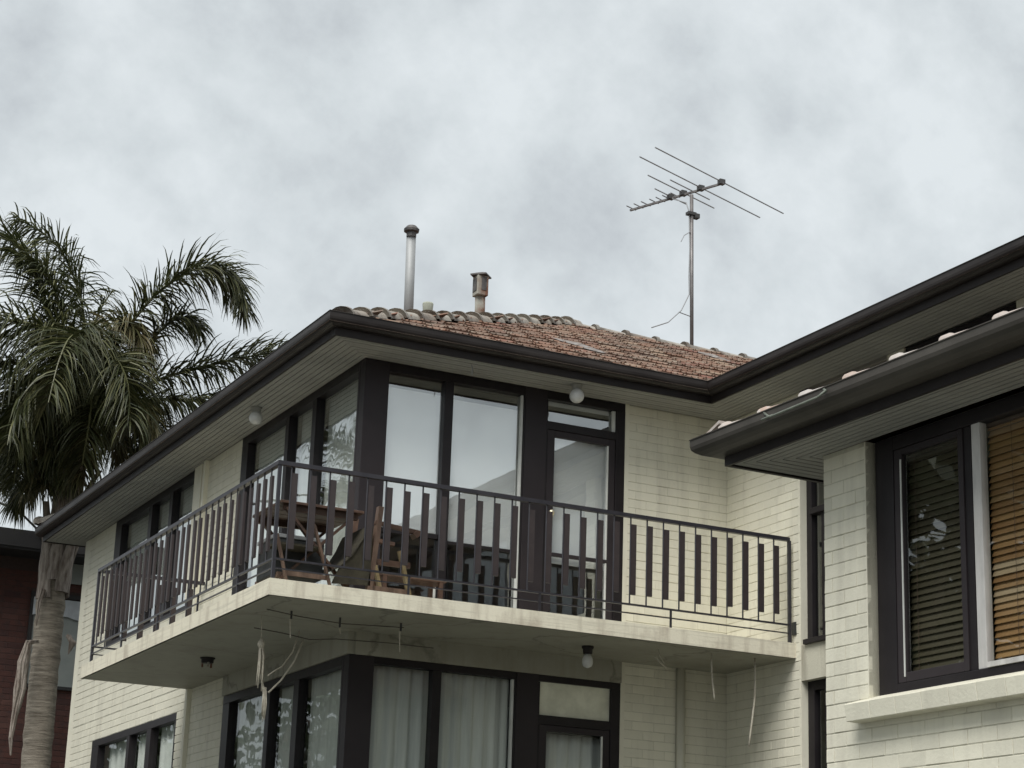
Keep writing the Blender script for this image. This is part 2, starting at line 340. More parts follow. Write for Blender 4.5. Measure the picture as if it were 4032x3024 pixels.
def brick_field(patches, mat, parent, limit=300):
    """patches: (origin function (s,z)->world point, angle of the row direction, s0,s1,z0,z1, holes[(s0,s1,z0,z1)], phase). Rows run along +s; the face looks to the right-hand... side given by ang"""
    allb = []
    for fn, ang, s0, s1, z0, z1, holes, ph in patches:
        row = math.floor(z0/.086)
        while row*.086 < z1:
            za, zb = row*.086+.0035, row*.086+.0825
            a = s0 - ((row % 2)*.12+ph) % .24
            rr = random.Random(row*13+int(ph*100))
            while a < s1:
                p0, p1 = max(a, s0), min(a+.2365, s1); za2, zb2 = max(za, z0), min(zb, z1)
                segs = [(p0, p1)]
                for h in holes:
                    if za2 < h[3]-.02 and zb2 > h[2]+.02:
                        ns = []
                        for q0, q1 in segs:
                            if h[1] <= q0 or h[0] >= q1: ns.append((q0, q1)); continue
                            if q0 < h[0]: ns.append((q0, h[0]))
                            if q1 > h[1]: ns.append((h[1], q1))
                        segs = ns
                for q0, q1 in segs:
                    if q1-q0 > .025 and zb2-za2 > .015:
                        c = Vector(fn((q0+q1)/2, (za2+zb2)/2)); allb.append(((c-CAMP).length, fn, ang, q0, q1, za2, zb2))
                a += .24
            row += 1
    allb.sort(key=lambda t: t[0]); V = brick_variants(mat); rest = MB(); k = 0
    for d, fn, ang, q0, q1, za, zb in allb:
        bm, me = V[random.randrange(5)]
        off = random.uniform(-.0016, .0016); sx, sz = (q1-q0)/.2365, (zb-za)/.079
        base = Vector(fn(q0, za)); n = Vector((math.sin(ang), -math.cos(ang), 0)); base = base+n*off
        if k < limit:
            o = bpy.data.objects.new('brick', me); COL.objects.link(o); attach(o, parent, base); o.rotation_euler = (0, 0, ang); o.scale = (sx, 1, sz); k += 1
        else:
            b = len(rest.v); c, s = math.cos(ang), math.sin(ang)
            rest.v += [(base.x+c*x*sx-s*y, base.y+s*x*sx+c*y, base.z+z*sz) for x, y, z in bm.v]; rest.f += [tuple(b+i for i in f) for f in bm.f]
    if rest.v: rest.build('brickwork', mat, parent, kind='stuff')
# face looking towards -X: row direction is -Y (ang = -90 deg); face towards -Y: row direction +X (ang 0)
A_X = -math.pi/2

# ------------------------------------------------------------------ main building shell
RC = .0034   # how far the mortar face lies behind the brick face
W = MB(); TH = .22
zf = -2.75
# left wall (faces -X): solid pieces between window openings
def wx(y0, y1, z0, z1): W.box(XW+RC, XW+TH, y0, y1, z0, z1)
wx(9.394, Y2, GZ, ZS); wx(6.127, 9.394, GZ, -1.95); wx(6.127, 9.394, -.345, .80); wx(4.591, 6.127, GZ, ZS); wx(YW+.02, 4.591, -.345, 0.0); wx(YW+.02, 4.591, GZ, zf)
# facade (faces -Y)
def wy(x0, x1, z0, z1): W.box(x0, x1, YW+RC, YW+TH, z0, z1)
wy(3.985, XI+TH, GZ, ZS); wy(XW+TH, 3.985, -.345, 0.0); wy(XW+.02, XW+TH, -.345, 0); wy(XW+.02, 3.985, GZ, zf)
W.build('wall', 'cream_joint', main)
# wing wall (faces -X)
W = MB()
def wi(y0, y1, z0, z1): W.box(XI+RC, XI+TH, y0, y1, z0, z1)
wi(-.075, YW-.0, GZ, ZS); wi(-1.45, -.075, -.36+.0, -.03); wi(-1.7, -1.45, GZ, ZS); wi(-3.2, -1.7, GZ, .9); wi(-3.6, -3.2, GZ, ZS); wi(-7.6, -3.6, GZ, .9); wi(YN, -7.6, GZ, ZS); wi(-1.45, -.075, GZ, -2.6)
W.build('wall', 'cream_joint', main)
W = MB(); W.box(XI+.08, XI+TH-.01, -1.45, -.075, -.345, -.03); W.build('wall_panel', 'cream', main)
W = MB(); W.box(XW, XR, Y2-.0, Y2+TH, GZ, ZS); W.box(XR, XR+TH, YN, Y2+TH, GZ, ZS); W.box(XI, XR+TH, YN-TH, YN, GZ, ZS); W.build('wall', 'cream', main, label='plain outer walls on the far sides')
# floors and ceiling inside
F = MB(); F.box(XW+TH, XR, YW+TH, Y2, -.30, -.003); F.box(XI+TH, XR, YN, YW+TH, -.30, -.003); F.box(XW+TH, XR, YW+TH, Y2, zf-.25, zf); F.box(XI+TH, XR, YN, YW+TH, zf-.25, zf); F.build('floor', 'room_dark', main)
F = MB(); F.box(XW+.1, XR, YW+.1, Y2, ZS+.02, ZS+.08); F.box(XI+.1, XR, YN, YW+.1, ZS+.02, ZS+.08); F.build('ceiling', 'room', main)
F = MB(); F.box(4.05, 4.15, YW+TH, Y2, zf, ZS); F.box(XW+TH, 4.05, 5.3, 5.4, zf, ZS); F.build('room_wall', 'room', main)

# bricks of the main building, only where the photograph shows brick
fL = lambda s, z: (XW, -s, z)      # s = -y on faces looking to -X
fF = lambda s, z: (s, YW, z)
fI = lambda s, z: (XI, -s, z)
brick_field([
    (fL, A_X, -Y2, -9.394, -.10, ZS-.004, [], .05),
    (fL, A_X, -6.127, -5.77, 0.95, ZS-.004, [], .07), (fL, A_X, -5.70, -4.591, 0.0, ZS-.004, [], .02),
    (fL, A_X, -Y2, -5.77, -2.2, -.10, [(-9.598, -6.17, -3, -.345)], .05), (fL, A_X, -5.70, -4.60, -2.3, -.14, [], .0),
    (fL, A_X, -9.394, -6.127, -.10, .80, [], .11),
    (fF, 0, 4.03, XI-.0, 0.0, ZS-.004, [], .03), (fF, 0, 4.03, 4.595, -2.3, -.14, [], .03), (fF, 0, 4.681, XI, -2.3, -.14, [], .09),
    (fI, A_X, -YW, .075, 0.0, ZS-.004, [], .06), (fI, A_X, -YW, .075, -2.3, -.14, [], .06), (fI, A_X, -0.0, .075, -.14, 0.0, [], .06),
    (fI, A_X, 1.45, 1.7, .3, ZS-.004, [], .1),
], 'cream', main)
# head strips and reveals
T_ = MB(); T_.box(3.985, 4.03, YW-.004, YW+.05, zf, ZS); T_.build('reveal', 'cream', main)
T_ = MB(); T_.box(XI+.001, XI+.076, -.0785, -.045, GZ, ZS-.003); T_.build('reveal', 'cream', main)
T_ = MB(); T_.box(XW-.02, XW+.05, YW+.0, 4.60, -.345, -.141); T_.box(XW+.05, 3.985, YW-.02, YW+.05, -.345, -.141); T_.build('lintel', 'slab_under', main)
T_ = MB(); T_.tube([(4.638, YW-.03, GZ), (4.638, YW-.03, -.139)], .040, 14); T_.build('downpipe', 'cream', main, smooth=True)
T_ = MB(); T_.box(XW-.045, XW+.01, 5.70, 5.77, GZ, -.14); T_.box(XW-.045, XW+.01, 5.70, 5.77, 0, ZS); T_.build('downpipe', 'cream', main)
T_ = MB(); T_.box(XW-.03, XW+.01, 5.86, 6.12, 0.9, ZS-.003); T_.build('pilaster', 'cream', main)
# slanting dark drain stain strip left out; small vent at the wing wall beside the rail end
T_ = MB(); T_.box(XI-.012, XI+.01, -.01, .05, .08, .20); T_.build('wall_socket', 'plastic_dark', main)

# balcony slab
S_ = MB()
S_.v = [(0, 0, -.139), (XI, 0, -.139), (XI, YW, -.139), (XW, YW, -.139), (XW, 5.77, -.139), (0, 5.77, -.139)]
S_.v += [(x, y, 0) for x, y, z in S_.v]
S_.f = [tuple(range(6, 12))]+[(i, (i+1) % 6, (i+1) % 6+6, i+6) for i in range(6)]
S_.build('balcony_slab', 'slab', main)
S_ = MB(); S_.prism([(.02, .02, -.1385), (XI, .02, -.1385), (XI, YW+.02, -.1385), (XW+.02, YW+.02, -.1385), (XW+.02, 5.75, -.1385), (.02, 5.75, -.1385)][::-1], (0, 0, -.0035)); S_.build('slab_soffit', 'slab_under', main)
# kerb of wall seen beside the slab end: balcony floor finish
# ------------------------------------------------------------------ eaves
def eaves(parent, path, offs, zs, zg, nb, matg, ov, os_):
    def sweep(prof, name, mat, label=None):
        m = MB(); n = len(prof)
        for i in range(len(path)):
            for e, z in prof: x, y = offs(i, e); m.v.append((x, y, z))
        m.v = [tuple(v) for v in m.v]
        for i in range(len(path)-1):
            for k in range(n):
                k2 = (k+1) % n; m.f.append((i*n+k, (i+1)*n+k, (i+1)*n+k2, i*n+k2))
        m.f.append(tuple(range(n))); m.f.append(tuple(reversed(range((len(path)-1)*n, len(path)*n))))
        return m.build(name, mat, parent, label)
    w = ov-os_
    sweep([(os_-.022, zs-.012), (os_, zs-.012), (os_, zg-.004), (os_-.022, zg-.004)], 'fascia', 'fascia')
    g = [(os_+.001, zg-.118)]
    for t in (0, .2, .4, .6, .8, 1.0): g.append((os_+.03+(w-.03)*math.sin(t*math.pi/2), zg-.118+.068*(1-math.cos(t*math.pi/2))))
    g += [(os_+w, zg-.008), (os_+w+.006, zg-.006), (os_+w+.006, zg), (os_+w-.008, zg), (os_+w-.008, zg-.016), (os_+.001, zg-.016)]
    sweep(g, 'gutter', matg)
    sweep([(-.02, zs+.013), (os_-.02, zs+.013), (os_-.02, zs+.02), (-.02, zs+.02)], 'soffit_backing', 'soffit_gap')
    bw = (os_-.022)/nb
    for i in range(len(path)-1):
        for k in range(nb):
            e0, e1 = k*bw+.004, (k+1)*bw-.004; m = MB()
            a0, a1, b1, b0 = offs(i, e0), offs(i, e1), offs(i+1, e1), offs(i+1, e0)
            zz = zs+random.uniform(-.001, .001)
            m.prism([(*a0, zz), (*a1, zz), (*b1, zz), (*b0, zz)], (0, 0, .012)); m.build('soffit_board', 'soffit', parent)
PATH = [(XR, Y2), (XW, Y2), (XW, YW), (XI, YW), (XI, YN)]
DIR = [(0, 1), (-1, 1), (-1, -1), (-1, -1), (-1, 0)]
eaves(main, PATH, lambda i, e: (PATH[i][0]+DIR[i][0]*e, PATH[i][1]+DIR[i][1]*e), ZS, ZG, 8, 'gutter', OV, OS)
NP_ = [(5, 0), (0, 0), (0, -9)]
def noffs(i, e):
    ex = e if e < .3836 else .3836+(e-.3836)*1.0
    ey = e*(.5364/.3836) if e <= .3836 else .5364+(e-.3836)*.8
    d = [(0, 1), (-1, 1), (-1, 0)][i]; p = nw(NP_[i][0]+d[0]*ex, NP_[i][1]+d[1]*ey, 0); return (p[0], p[1])
eaves(near, NP_, noffs, NZS, NZG, 7, 'gutter_near', .56, .3836)

# ------------------------------------------------------------------ roof
def roofz(e): return ZG-.095+PITCH*e
T1 = 5.1
XE2 = XI-OV
zr_ = roofz(T1)
roof = MB()
A, Rg, Rf = (XE, YE, roofz(0)), (XE+T1, YE+T1, zr_), (XR, YE+T1, zr_)
B_, V_ = (XE2, YE, roofz(0)), (XE2+T1, YE+T1, zr_)
roof.poly([A, B_, V_, Rg]); roof.poly([A, Rg, (XE, YE+2*T1+.4, roofz(0))]); roof.poly([(XE, YE+2*T1+.4, roofz(0)), Rg, Rf, (XR, YE+2*T1+.4, roofz(0))])
roof.poly([B_, (XE2, YN, roofz(0)), (XE2+T1, YN, zr_), V_]); roof.poly([V_, (XE2+T1, YN, zr_), (XR+.6, YN, roofz(1)), (XR+.6, YE+T1, roofz(1))])
ro = roof.build('roof', 'tile_stuff', main)
ang = math.atan(PITCH); ca, sa = math.cos(ang), math.sin(ang)
def tile_mesh():
    m = MB(); P = [(0, .003), (.012, .020), (.030, .004), (.070, .002), (.082, .015), (.094, .002), (.146, .002), (.158, .015), (.170, .002), (.208, .004), (.222, .020), (.238, .006)]
    n = len(P)
    for yy, dz in ((0, .026), (.36, .0)):
        for x, z in P: m.v.append((x, yy, z+dz))
    for x, z in P: m.v.append((x, .004, z*.3))
    for i in range(n-1):
        m.f.append((i, i+1, n+i+1, n+i)); m.f.append((2*n+i, 2*n+i+1, i+1, i))
    return m
TM = tile_mesh(); TME = TM.mesh('roof_tile', M['tile'])
def tile_pos(origin, du, dn, i, j):      # du: direction along the eave, dn: horizontal direction up the slope
    e = .05+j*.33*ca; s = i*.24+(.12 if j % 2 else 0)
    return Vector((origin[0]+du[0]*s+dn[0]*e, origin[1]+du[1]*s+dn[1]*e, ZG-.078+PITCH*e)), s, e
cand = []
for j in range(18):
    for i in range(-1, 60):
        p, s, e = tile_pos((XE, YE), (1, 0), (0, 1), i, j)
        if s > e+.10 and s < (XE2-XE)+e+.0 and e < T1-.12: cand.append((p, (p-CAMP).length))
cand.sort(key=lambda t: t[1]); stuff = MB()
def add_tile(m, p, rz, j=0):
    b = len(m.v); c, s = math.cos(rz), math.sin(rz)
    for x, y, z in TM.v:
        yy = y*ca-z*sa; zz = y*sa+z*ca; m.v.append((p.x+c*x-s*yy, p.y+s*x+c*yy, p.z+zz))
    m.f += [tuple(b+i for i in f) for f in TM.f]
for k, (p, d) in enumerate(cand):
    if k < 280:
        o = bpy.data.objects.new('roof_tile', TME); COL.objects.link(o); attach(o, ro, p+Vector((0, 0, random.uniform(-.006, .008)))); o.rotation_euler = (ang+random.uniform(-.008, .008), random.uniform(-.008, .008), random.uniform(-.012, .012))
    else: add_tile(stuff, p, random.uniform(-.006, .006))
# left slope: eave runs towards -Y, up the slope is +X
for j in range(17):
    for i in range(-1, 46):
        p, s, e = tile_pos((XE, YE+2*T1+.4), (0, -1), (1, 0), i, j)
        if s > e+.12 and s < 2*T1+.4-e-.28 and e < T1-.1: add_tile(stuff, p, -math.pi/2)
# wing slope above the right-hand gutter
for j in range(17):
    for i in range(0, 75):
        p, s, e = tile_pos((XE2, YE), (0, -1), (1, 0), i, j)
        if s > -e+.1 and e < T1-.1 and p.y > YN+.3: add_tile(stuff, p, -math.pi/2)
    for i in range(-22, 0):
        p, s, e = tile_pos((XE2, YE), (0, -1), (1, 0), i, j)
        if s > -e+.1 and e < T1-.1: add_tile(stuff, p, -math.pi/2)
stuff.build('tile_run', 'tile_stuff', ro, kind='stuff')
def cap_mesh(L=.47, r=.105, fl=.022):
    m = MB(); n = 9
    for y, rr, dz in ((0, r+fl, fl*.7), (.05, r+fl, fl*.7), (.055, r+.006, .004), (L, r-.006, -.006)):
        for k in range(n): t = math.pi*k/(n-1); m.v.append((rr*math.cos(t)*1.05, y, rr*math.sin(t)*.85+dz-.03))
    for a in range(3):
        for k in range(n-1): m.f.append((a*n+k, a*n+k+1, (a+1)*n+k+1, (a+1)*n+k))
    m.f.append(tuple(range(n))); m.f.append(tuple(reversed(range(3*n, 4*n))))
    return m
CM = cap_mesh().mesh('ridge_tile', M['cap'], True)
def put_cap(a, d, sc_=1):
    d = Vector(d).normalized(); o = bpy.data.objects.new('ridge_tile', CM); COL.objects.link(o); attach(o, ro, a)
    o.rotation_mode = 'QUATERNION'
    x = d.cross(Vector((0, 0, 1))).normalized(); z = x.cross(d); mt = Matrix((x, d, z)).transposed(); o.rotation_quaternion = mt.to_quaternion(); o.scale = (sc_, 1, sc_*random.uniform(.95, 1.08))
hipd = Vector((1, 1, PITCH)); hl = T1*hipd.length
k = 0
while k*.447 < hl-.4: put_cap(Vector((XE+.17, YE+.17, ZG+.03))+hipd.normalized()*(k*.447), hipd, .92); k += 1
k = 0
while XE+T1-.1+k*.44 < XR-3: put_cap(Vector((XE+T1-.1+k*.44, YE+T1, zr_+.015)), (1, 0, 0), .85); k += 1
k = 0
while k*.447 < hl-.1: put_cap(Vector((XE+.03, YE+2*T1+.37, ZG+.035))+Vector((1, -1, PITCH)).normalized()*(k*.447), Vector((1, -1, PITCH)), 1.1); k += 1
# smears of cement on the front slope
def smear(pts, th=.03):
    m = MB(); P = []
    for x, y in pts: P.append((x, y, ZG+PITCH*(y-YE)-.035))
    c = Vector((sum(p[0] for p in P)/len(P), sum(p[1] for p in P)/len(P), sum(p[2] for p in P)/len(P)+th)); b = 0
    m.v = P+[tuple(c)]
    for i in range(len(P)): m.f.append((i, (i+1) % len(P), len(P)))
    m.build('cement_patch', 'cement', ro)
smear([(3.93, 2.75), (4.10, 2.70), (4.08, 2.50), (4.20, 2.42), (4.14, 2.2), (4.24, 2.05), (4.12, 1.95), (4.0, 2.1), (4.03, 2.3), (3.92, 2.45)])
smear([(7.05, 4.95), (7.2, 4.9), (7.16, 4.6), (7.26, 4.35), (7.12, 4.3), (7.08, 4.6)])

# ------------------------------------------------------------------ flues on the roof
f1 = thing('flue_pipe', (2.5, 3.3, 3.4), 'tall thin grey metal flue with a dark conical cap, left on the roof', 'flue pipe')
MB().tube([(2.56, 3.40, 3.3), (2.455, 3.20, 4.56)], .052, 14).build('pipe', 'metal', f1, smooth=True)
m = MB(); m.lathe((2.452, 3.19, 4.52), [(.054, 0), (.054, .05), (.082, .06), (.086, .085), (.05, .125), (.01, .14)], 10); m.build('cap', 'metal_dark', f1)
f2 = thing('vent_pot', (2.85, 3.58, 3.55), 'short pale greenish vent pot between the two flues', 'vent')
m = MB(); m.lathe((2.85, 3.57, 3.4), [(.045, 0), (.045, .44), (.052, .46), (.060, .545), (.057, .56), (.045, .55)], 14); m.build('pot', 'pot', f2, smooth=True)
f3 = thing('cowled_flue', (3.83, 4.3, 3.9), 'stubby weathered flue with a square rusty cowl and flat lid', 'flue pipe')
MB().tube([(3.85, 4.36, 4.0), (3.80, 4.27, 4.46)], .060, 14).build('pipe', 'rust', f3, smooth=True)
m = MB(); m.box(3.725, 3.865, 4.19, 4.33, 4.42, 4.66); m.build('cowl', 'rust', f3, bevel=.01)
m = MB(); m.box(3.719, 3.727, 4.21, 4.31, 4.47, 4.62); m.box(3.775, 3.835, 4.184, 4.192, 4.48, 4.64); m.build('vent_slot', 'metal_dark', f3)
m = MB(); m.lathe((3.795, 4.26, 4.66), [(.135, 0), (.135, .015), (.03, .05)], 4); m.build('lid', 'metal_dark', f3)

# ------------------------------------------------------------------ antenna
an = thing('tv_antenna', (7.47, YE+T1, zr_), 'television antenna on a tall thin mast standing on the roof ridge', 'antenna')
MT = Vector((7.466, 5.66, 6.99))
MB().tube([(7.478, 5.64, 4.55), (7.466, 5.66, 6.95)], .025, 10).build('mast', 'mast', an, smooth=True)
ba, bb = Vector((7.10, 6.64, 6.99)), Vector((7.66, 5.18, 6.99))
MB().bar(ba, bb, .026, .026).build('boom', 'mast', an)
bd_ = (bb-ba).normalized(); pe = Vector((-bd_.y, bd_.x, 0)) if Vector((-bd_.y, bd_.x, 0)).x > 0 else Vector((bd_.y, -bd_.x, 0))
def elem(t, l0, l1, r=.008, clamp=True):
    c = ba+(bb-ba)*t; MB().tube([c-pe*l0+Vector((0, 0, .03)), c+pe*l1+Vector((0, 0, .03))], r, 6).build('element', 'alu', an)
    if clamp: m = MB(); m.box(c.x-.04, c.x+.04, c.y-.035, c.y+.035, c.z-.01, c.z+.055); m.build('clamp', 'cable_dark', an)
for t, l0, l1, cl in [(.975, 1.39, 1.40, True), (.76, 1.28, 1.33, True), (.575, .75, .68, True), (.66, .45, .40, False), (.44, .34, .35, True)]: elem(t, l0, l1, .0085, cl)
for t in (.01, .09, .17, .26, .33, .40, .49): elem(t, .10, .10, .008, False)
m = MB(); m.box(7.40, 7.52, 5.62, 5.70, 6.66, 6.70); m.box(7.50, 7.56, 5.60, 5.68, 6.62, 6.68); m.build('balun', 'cable_dark', an)
MB().tube([(7.35, 5.95, 6.97), (7.42, 5.72, 6.85), (7.43, 5.66, 6.7), (7.44, 5.65, 6.2), (7.43, 5.65, 5.8), (7.43, 5.64, 5.55), (7.30, 5.62, 5.30), (7.10, 5.61, 5.10), (6.85, 5.60, 4.98)], .008, 6).build('coaxial_cable', 'cable', an, smooth=True)
MB().tube([(7.26, 5.62, 5.27), (7.46, 5.64, 5.25)], .006, 5).build('standoff', 'mast', an)
MB().tube([(7.44, 5.64, 6.42), (7.36, 5.66, 6.36), (7.31, 5.66, 6.26)], .006, 5).build('cable_tail', 'cable', an)

# ------------------------------------------------------------------ windows of the main building
def frame_piece(parent, boxes, mat='frame', name='frame', **k):
    m = MB(); [m.box(*b) for b in boxes]; return m.build(name, mat, parent, bevel=.004, **k)
def pane(parent, x0, x1, y0, y1, z0, z1, mat):
    m = MB()
    if x1-x0 < y1-y0: m.poly([(x0, y0, z0), (x0, y1, z0), (x0, y1, z1), (x0, y0, z1)])
    else: m.poly([(x0, y0, z0), (x1, y0, z0), (x1, y0, z1), (x0, y0, z1)])
    return m.build('pane', mat, parent)
def curtain(name, p0, p1, z0, z1, mat, label, folds, amp=.03, group=None, cat='curtain'):
    p0, p1 = Vector(p0), Vector(p1); L = (p1-p0).length; n = int(folds*8); nz = 4; m = MB(); d = (p1-p0).normalized(); nn = Vector((-d.y, d.x))
    ph = random.random()*6
    for k in range(nz+1):
        z = z1+(z0-z1)*k/nz
        for i in range(n+1):
            s = i/n; a = amp*(math.sin(s*folds*6.283+ph)+.4*math.sin(s*folds*6.283*2.3+ph*2+k*.3))*(.6+.4*k/nz); q = p0+(p1-p0)*s+nn*a; m.v.append((q.x, q.y, z))
    for k in range(nz):
        for i in range(n): b = k*(n+1)+i; m.f.append((b, b+1, b+n+2, b+n+1))
    o = m.build(name, mat, None, smooth=True); tag(o, label, cat, group)
    md = o.modifiers.new('thickness', 'SOLIDIFY'); md.thickness = .002; return o
Ya, Yb = YW, YW+.09
for lv, zb, zt, gl in (('up', 0.0, ZS-.004, 'glass_front'), ('low', zf, -.345, 'glass_low')):
    up = lv == 'up'; hd = zt-.085 if up else zt-.065
    # corner post and second post: wide dark panels
    m = MB(); m.box(XW+.002, 1.455, YW-.004, YW+.12, zb, zt); m.box(XW+.0, XW+.12, YW+.12, 1.356, zb, zt); m.build('corner_post', 'post', main, bevel=.004)
    m = MB(); m.box(2.884, 3.115, YW-.004, YW+.12, zb, zt); m.build('panel_post', 'post', main, bevel=.004)
    wn = frame_piece(main, [(1.455, 2.884, Ya, Yb, hd, zt), (2.032, 2.122, Ya, Yb, zb, hd), (1.455, 2.884, Ya+.01, Yb, zb, zb+.05), (2.868, 2.884, Ya, Yb, zb, hd)], name='window')
    pane(wn, 1.455, 2.034, Ya+.055, Ya+.061, zb+.05, hd, gl); pane(wn, 2.122, 2.868, Ya+.055, Ya+.061, zb+.05, hd, gl)
    frame_piece(wn, [(2.842, 2.8665, Ya+.012, Ya+.05, zb+.05, hd-.003)], 'bead', 'bead')
    if up:
        frame_piece(wn, [(2.006, 2.030, Ya+.012, Ya+.05, .05, .42)], 'bead', 'bead')
        frame_piece(wn, [(1.455, 2.030, Ya+.015, Ya+.052, .800, .845)], 'frame', 'rail')
        frame_piece(wn, [(2.122, 2.840, Ya+.015, Ya+.052, .770, .800)], 'frame', 'rail')
    # balcony door with transom light
    dr = frame_piece(main, [(3.115, 3.985, Ya, Yb, hd+.005, zt), (3.885, 3.985, Ya-.002, Yb, zb, hd+.005), (3.115, 3.885, Ya-.001, Yb, zb+2.03 if up else -.80, zb+2.11 if up else -.715), (3.115, 3.13, Ya, Yb, zb, hd)], name='door_frame')
    t0, t1 = (2.11, hd) if up else (-.715, hd)
    if up:
        pane(dr, 3.13, 3.885, Ya+.05, Ya+.056, t0, t1+.005, gl); frame_piece(dr, [(3.845, 3.883, Ya+.012, Ya+.045, t0, t1)], 'bead', 'bead')
    else:
        m = MB(); m.box(3.13, 3.885, Ya+.03, Ya+.04, t0, t1+.005); m.build('light_panel', 'frosted', dr)
    l0, l1, lt, gt = 3.135, 3.883, (2.028 if up else -.802), (1.965 if up else -.857)
    dd = frame_piece(main, [(l0, 3.215, Ya+.008, Ya+.055, zb+.02, lt), (3.815, l1, Ya+.008, Ya+.055, zb+.02, lt), (3.215, 3.815, Ya+.008, Ya+.055, gt, lt), (3.215, 3.815, Ya+.008, Ya+.055, zb+.02, zb+.10)], 'post', 'door')
    if up: frame_piece(dd, [(3.215, 3.815, Ya+.006, Ya+.05, .795, .828)], 'post', 'mid_rail')
    pane(dd, 3.215, 3.815, Ya+.030, Ya+.036, zb+.10, gt, gl)
    frame_piece(dd, [(3.795, 3.813, Ya+.010, Ya+.028, zb+.10, gt-.003)], 'bead', 'bead')
    m = MB(); m.lathe((0, 0, 0), [(.012, 0), (.012, .03), (.027, .04), (.03, .055), (.02, .07)], 12); m.v = [(3.175+x, Ya+.008-z, zb+1.2+y) for x, y, z in m.v]; m.build('handle', 'brass', dd, smooth=True)
    if up: m = MB(); m.box(3.196, 3.212, Ya-.012, Ya+.01, 1.17, 1.215); m.build('lock', 'brass', dd)

def side_window(z0, z1, y0, y1, bars, panes, jambR, gl, sill=False):
    hd = z1-.085
    bx = [(XW, XW+.09, y0, y1, hd, z1), (XW, XW+.09, y0, y1, z0, z0+.05)]+[(XW, XW+.09, a, b, z0+.05, hd) for a, b in bars]
    w = frame_piece(main, bx, name='window')
    for a, b in panes: pane(w, XW+.05, XW+.056, a, b, z0+.05, hd, gl)
    return w
BB = [(4.301, 4.591), (3.138, 3.294), (2.383, 2.549)]; PB = [(1.356, 2.383), (2.549, 3.138), (3.294, 4.301)]
BA = [(9.044, 9.394), (7.778, 7.989), (6.973, 7.142), (6.127, 6.225)]; PA = [(6.225, 6.973), (7.142, 7.778), (7.989, 9.044)]
BB2 = [(a+.08 if a in (4.301,) else a+.03, b-.04) if a != 4.301 else (4.38, 4.591) for a, b in BB]
side_window(0.0, ZS-.004, 1.356, 4.591, [(4.40, 4.591), (3.165, 3.265), (2.41, 2.52)], [(1.356, 2.41), (2.52, 3.165), (3.265, 4.40)], 0, 'glass_side')
side_window(.80, ZS-.004, 6.127, 9.394, [(9.13, 9.394), (7.82, 7.95), (7.0, 7.12), (6.127, 6.20)], [(6.20, 7.0), (7.12, 7.82), (7.95, 9.13)], 0, 'glass_side')
side_window(zf, -.345, 1.356, 4.60, [(4.40, 4.60), (3.19, 3.30), (2.41, 2.55)], [(1.356, 2.41), (2.55, 3.19), (3.30, 4.40)], 0, 'glass_low')
side_window(-1.95, -.345, 6.17, 9.598, [(9.30, 9.598), (7.95, 8.06), (7.10, 7.27), (6.17, 6.22)], [(6.22, 7.10), (7.27, 7.95), (8.06, 9.30)], 0, 'glass_low')
# wing side windows: recessed tall window between reveals, upper and lower, and the band under the eaves
wn = frame_piece(main, [(XI+.075, XI+.14, -.16, -.076, -.03, ZS-.004), (XI+.075, XI+.14, -1.45, -.16, .0, .03), (XI+.05, XI+.14, -1.45, -.16, 1.20, 1.26), (XI+.085, XI+.14, -.42, -.30, .03, 1.2), (XI+.075, XI+.14, -1.45, -1.37, 0, ZS-.004)], 'frame', 'window')
pane(wn, XI+.11, XI+.116, -1.45, -.16, .03, ZS-.004, 'glass_near')
frame_piece(wn, [(XI-.03, XI+.14, -1.45, -.15, -.035, .012)], 'frame', 'sill')
wn = frame_piece(main, [(XI+.075, XI+.14, -.18, -.076, -2.6, -.345), (XI+.075, XI+.14, -1.45, -.18, -.45, -.345), (XI+.09, XI+.14, -.42, -.32, -2.6, -.45)], 'frame', 'window')
pane(wn, XI+.11, XI+.116, -1.45, -.18, -2.6, -.45, 'glass_near')
wn = frame_piece(main, [(XI+.02, XI+.10, -3.2, -1.7, 2.33, ZS-.004), (XI+.02, XI+.10, -1.78, -1.7, 0.9, 2.33), (XI+.02, XI+.10, -3.2, -3.1, 0.9, 2.33)], 'frame', 'window')
pane(wn, XI+.06, XI+.066, -3.1, -1.78, 0.9, 2.33, 'glass_near')

wn = frame_piece(main, [(XI+.02, XI+.10, -7.6, -3.6, 2.33, ZS-.004), (XI+.02, XI+.10, -3.7, -3.6, .9, 2.33), (XI+.02, XI+.10, -5.65, -5.55, .9, 2.33), (XI+.02, XI+.10, -7.6, -7.5, .9, 2.33)], 'frame', 'window')  # unseen window, added so the front panes mirror a darker wing wall
pane(wn, XI+.06, XI+.066, -7.5, -3.7, .9, 2.33, 'glass_near')

# blinds and curtains behind the glass
def blind(x0, x1, zb, zt, label, y=YW+.078):
    m = MB(); m.box(x0, x1, y, y+.004, zb, zt); m.box(x0, x1, y-.006, y+.01, zb-.012, zb+.012); o = m.build('roller_blind', 'white'); tag(o, label, 'blind', 'white roller blinds in the upper front windows')
blind(1.46, 2.03, .875, 2.20, 'white roller blind in the narrower upper window right of the dark corner post')
blind(2.125, 2.84, .82, 2.185, 'white roller blind in the wider upper window left of the balcony door')
blind(3.15, 3.87, .75, 1.985, 'white roller blind behind the glass of the upper balcony door')
blind(3.14, 3.84, 2.30, 2.34, 'short white blind in the small light above the upper balcony door')
G1 = 'net curtains in the lower front windows'
curtain('curtain', (1.43, YW+.16), (2.08, YW+.16), zf, -.36, 'curtain', 'grey net curtain in the lower window beside the dark corner post', 4.5, .022, G1)
curtain('curtain', (2.10, YW+.16), (2.88, YW+.16), zf, -.36, 'curtain', 'grey net curtain in the wider lower front window', 6, .022, G1)
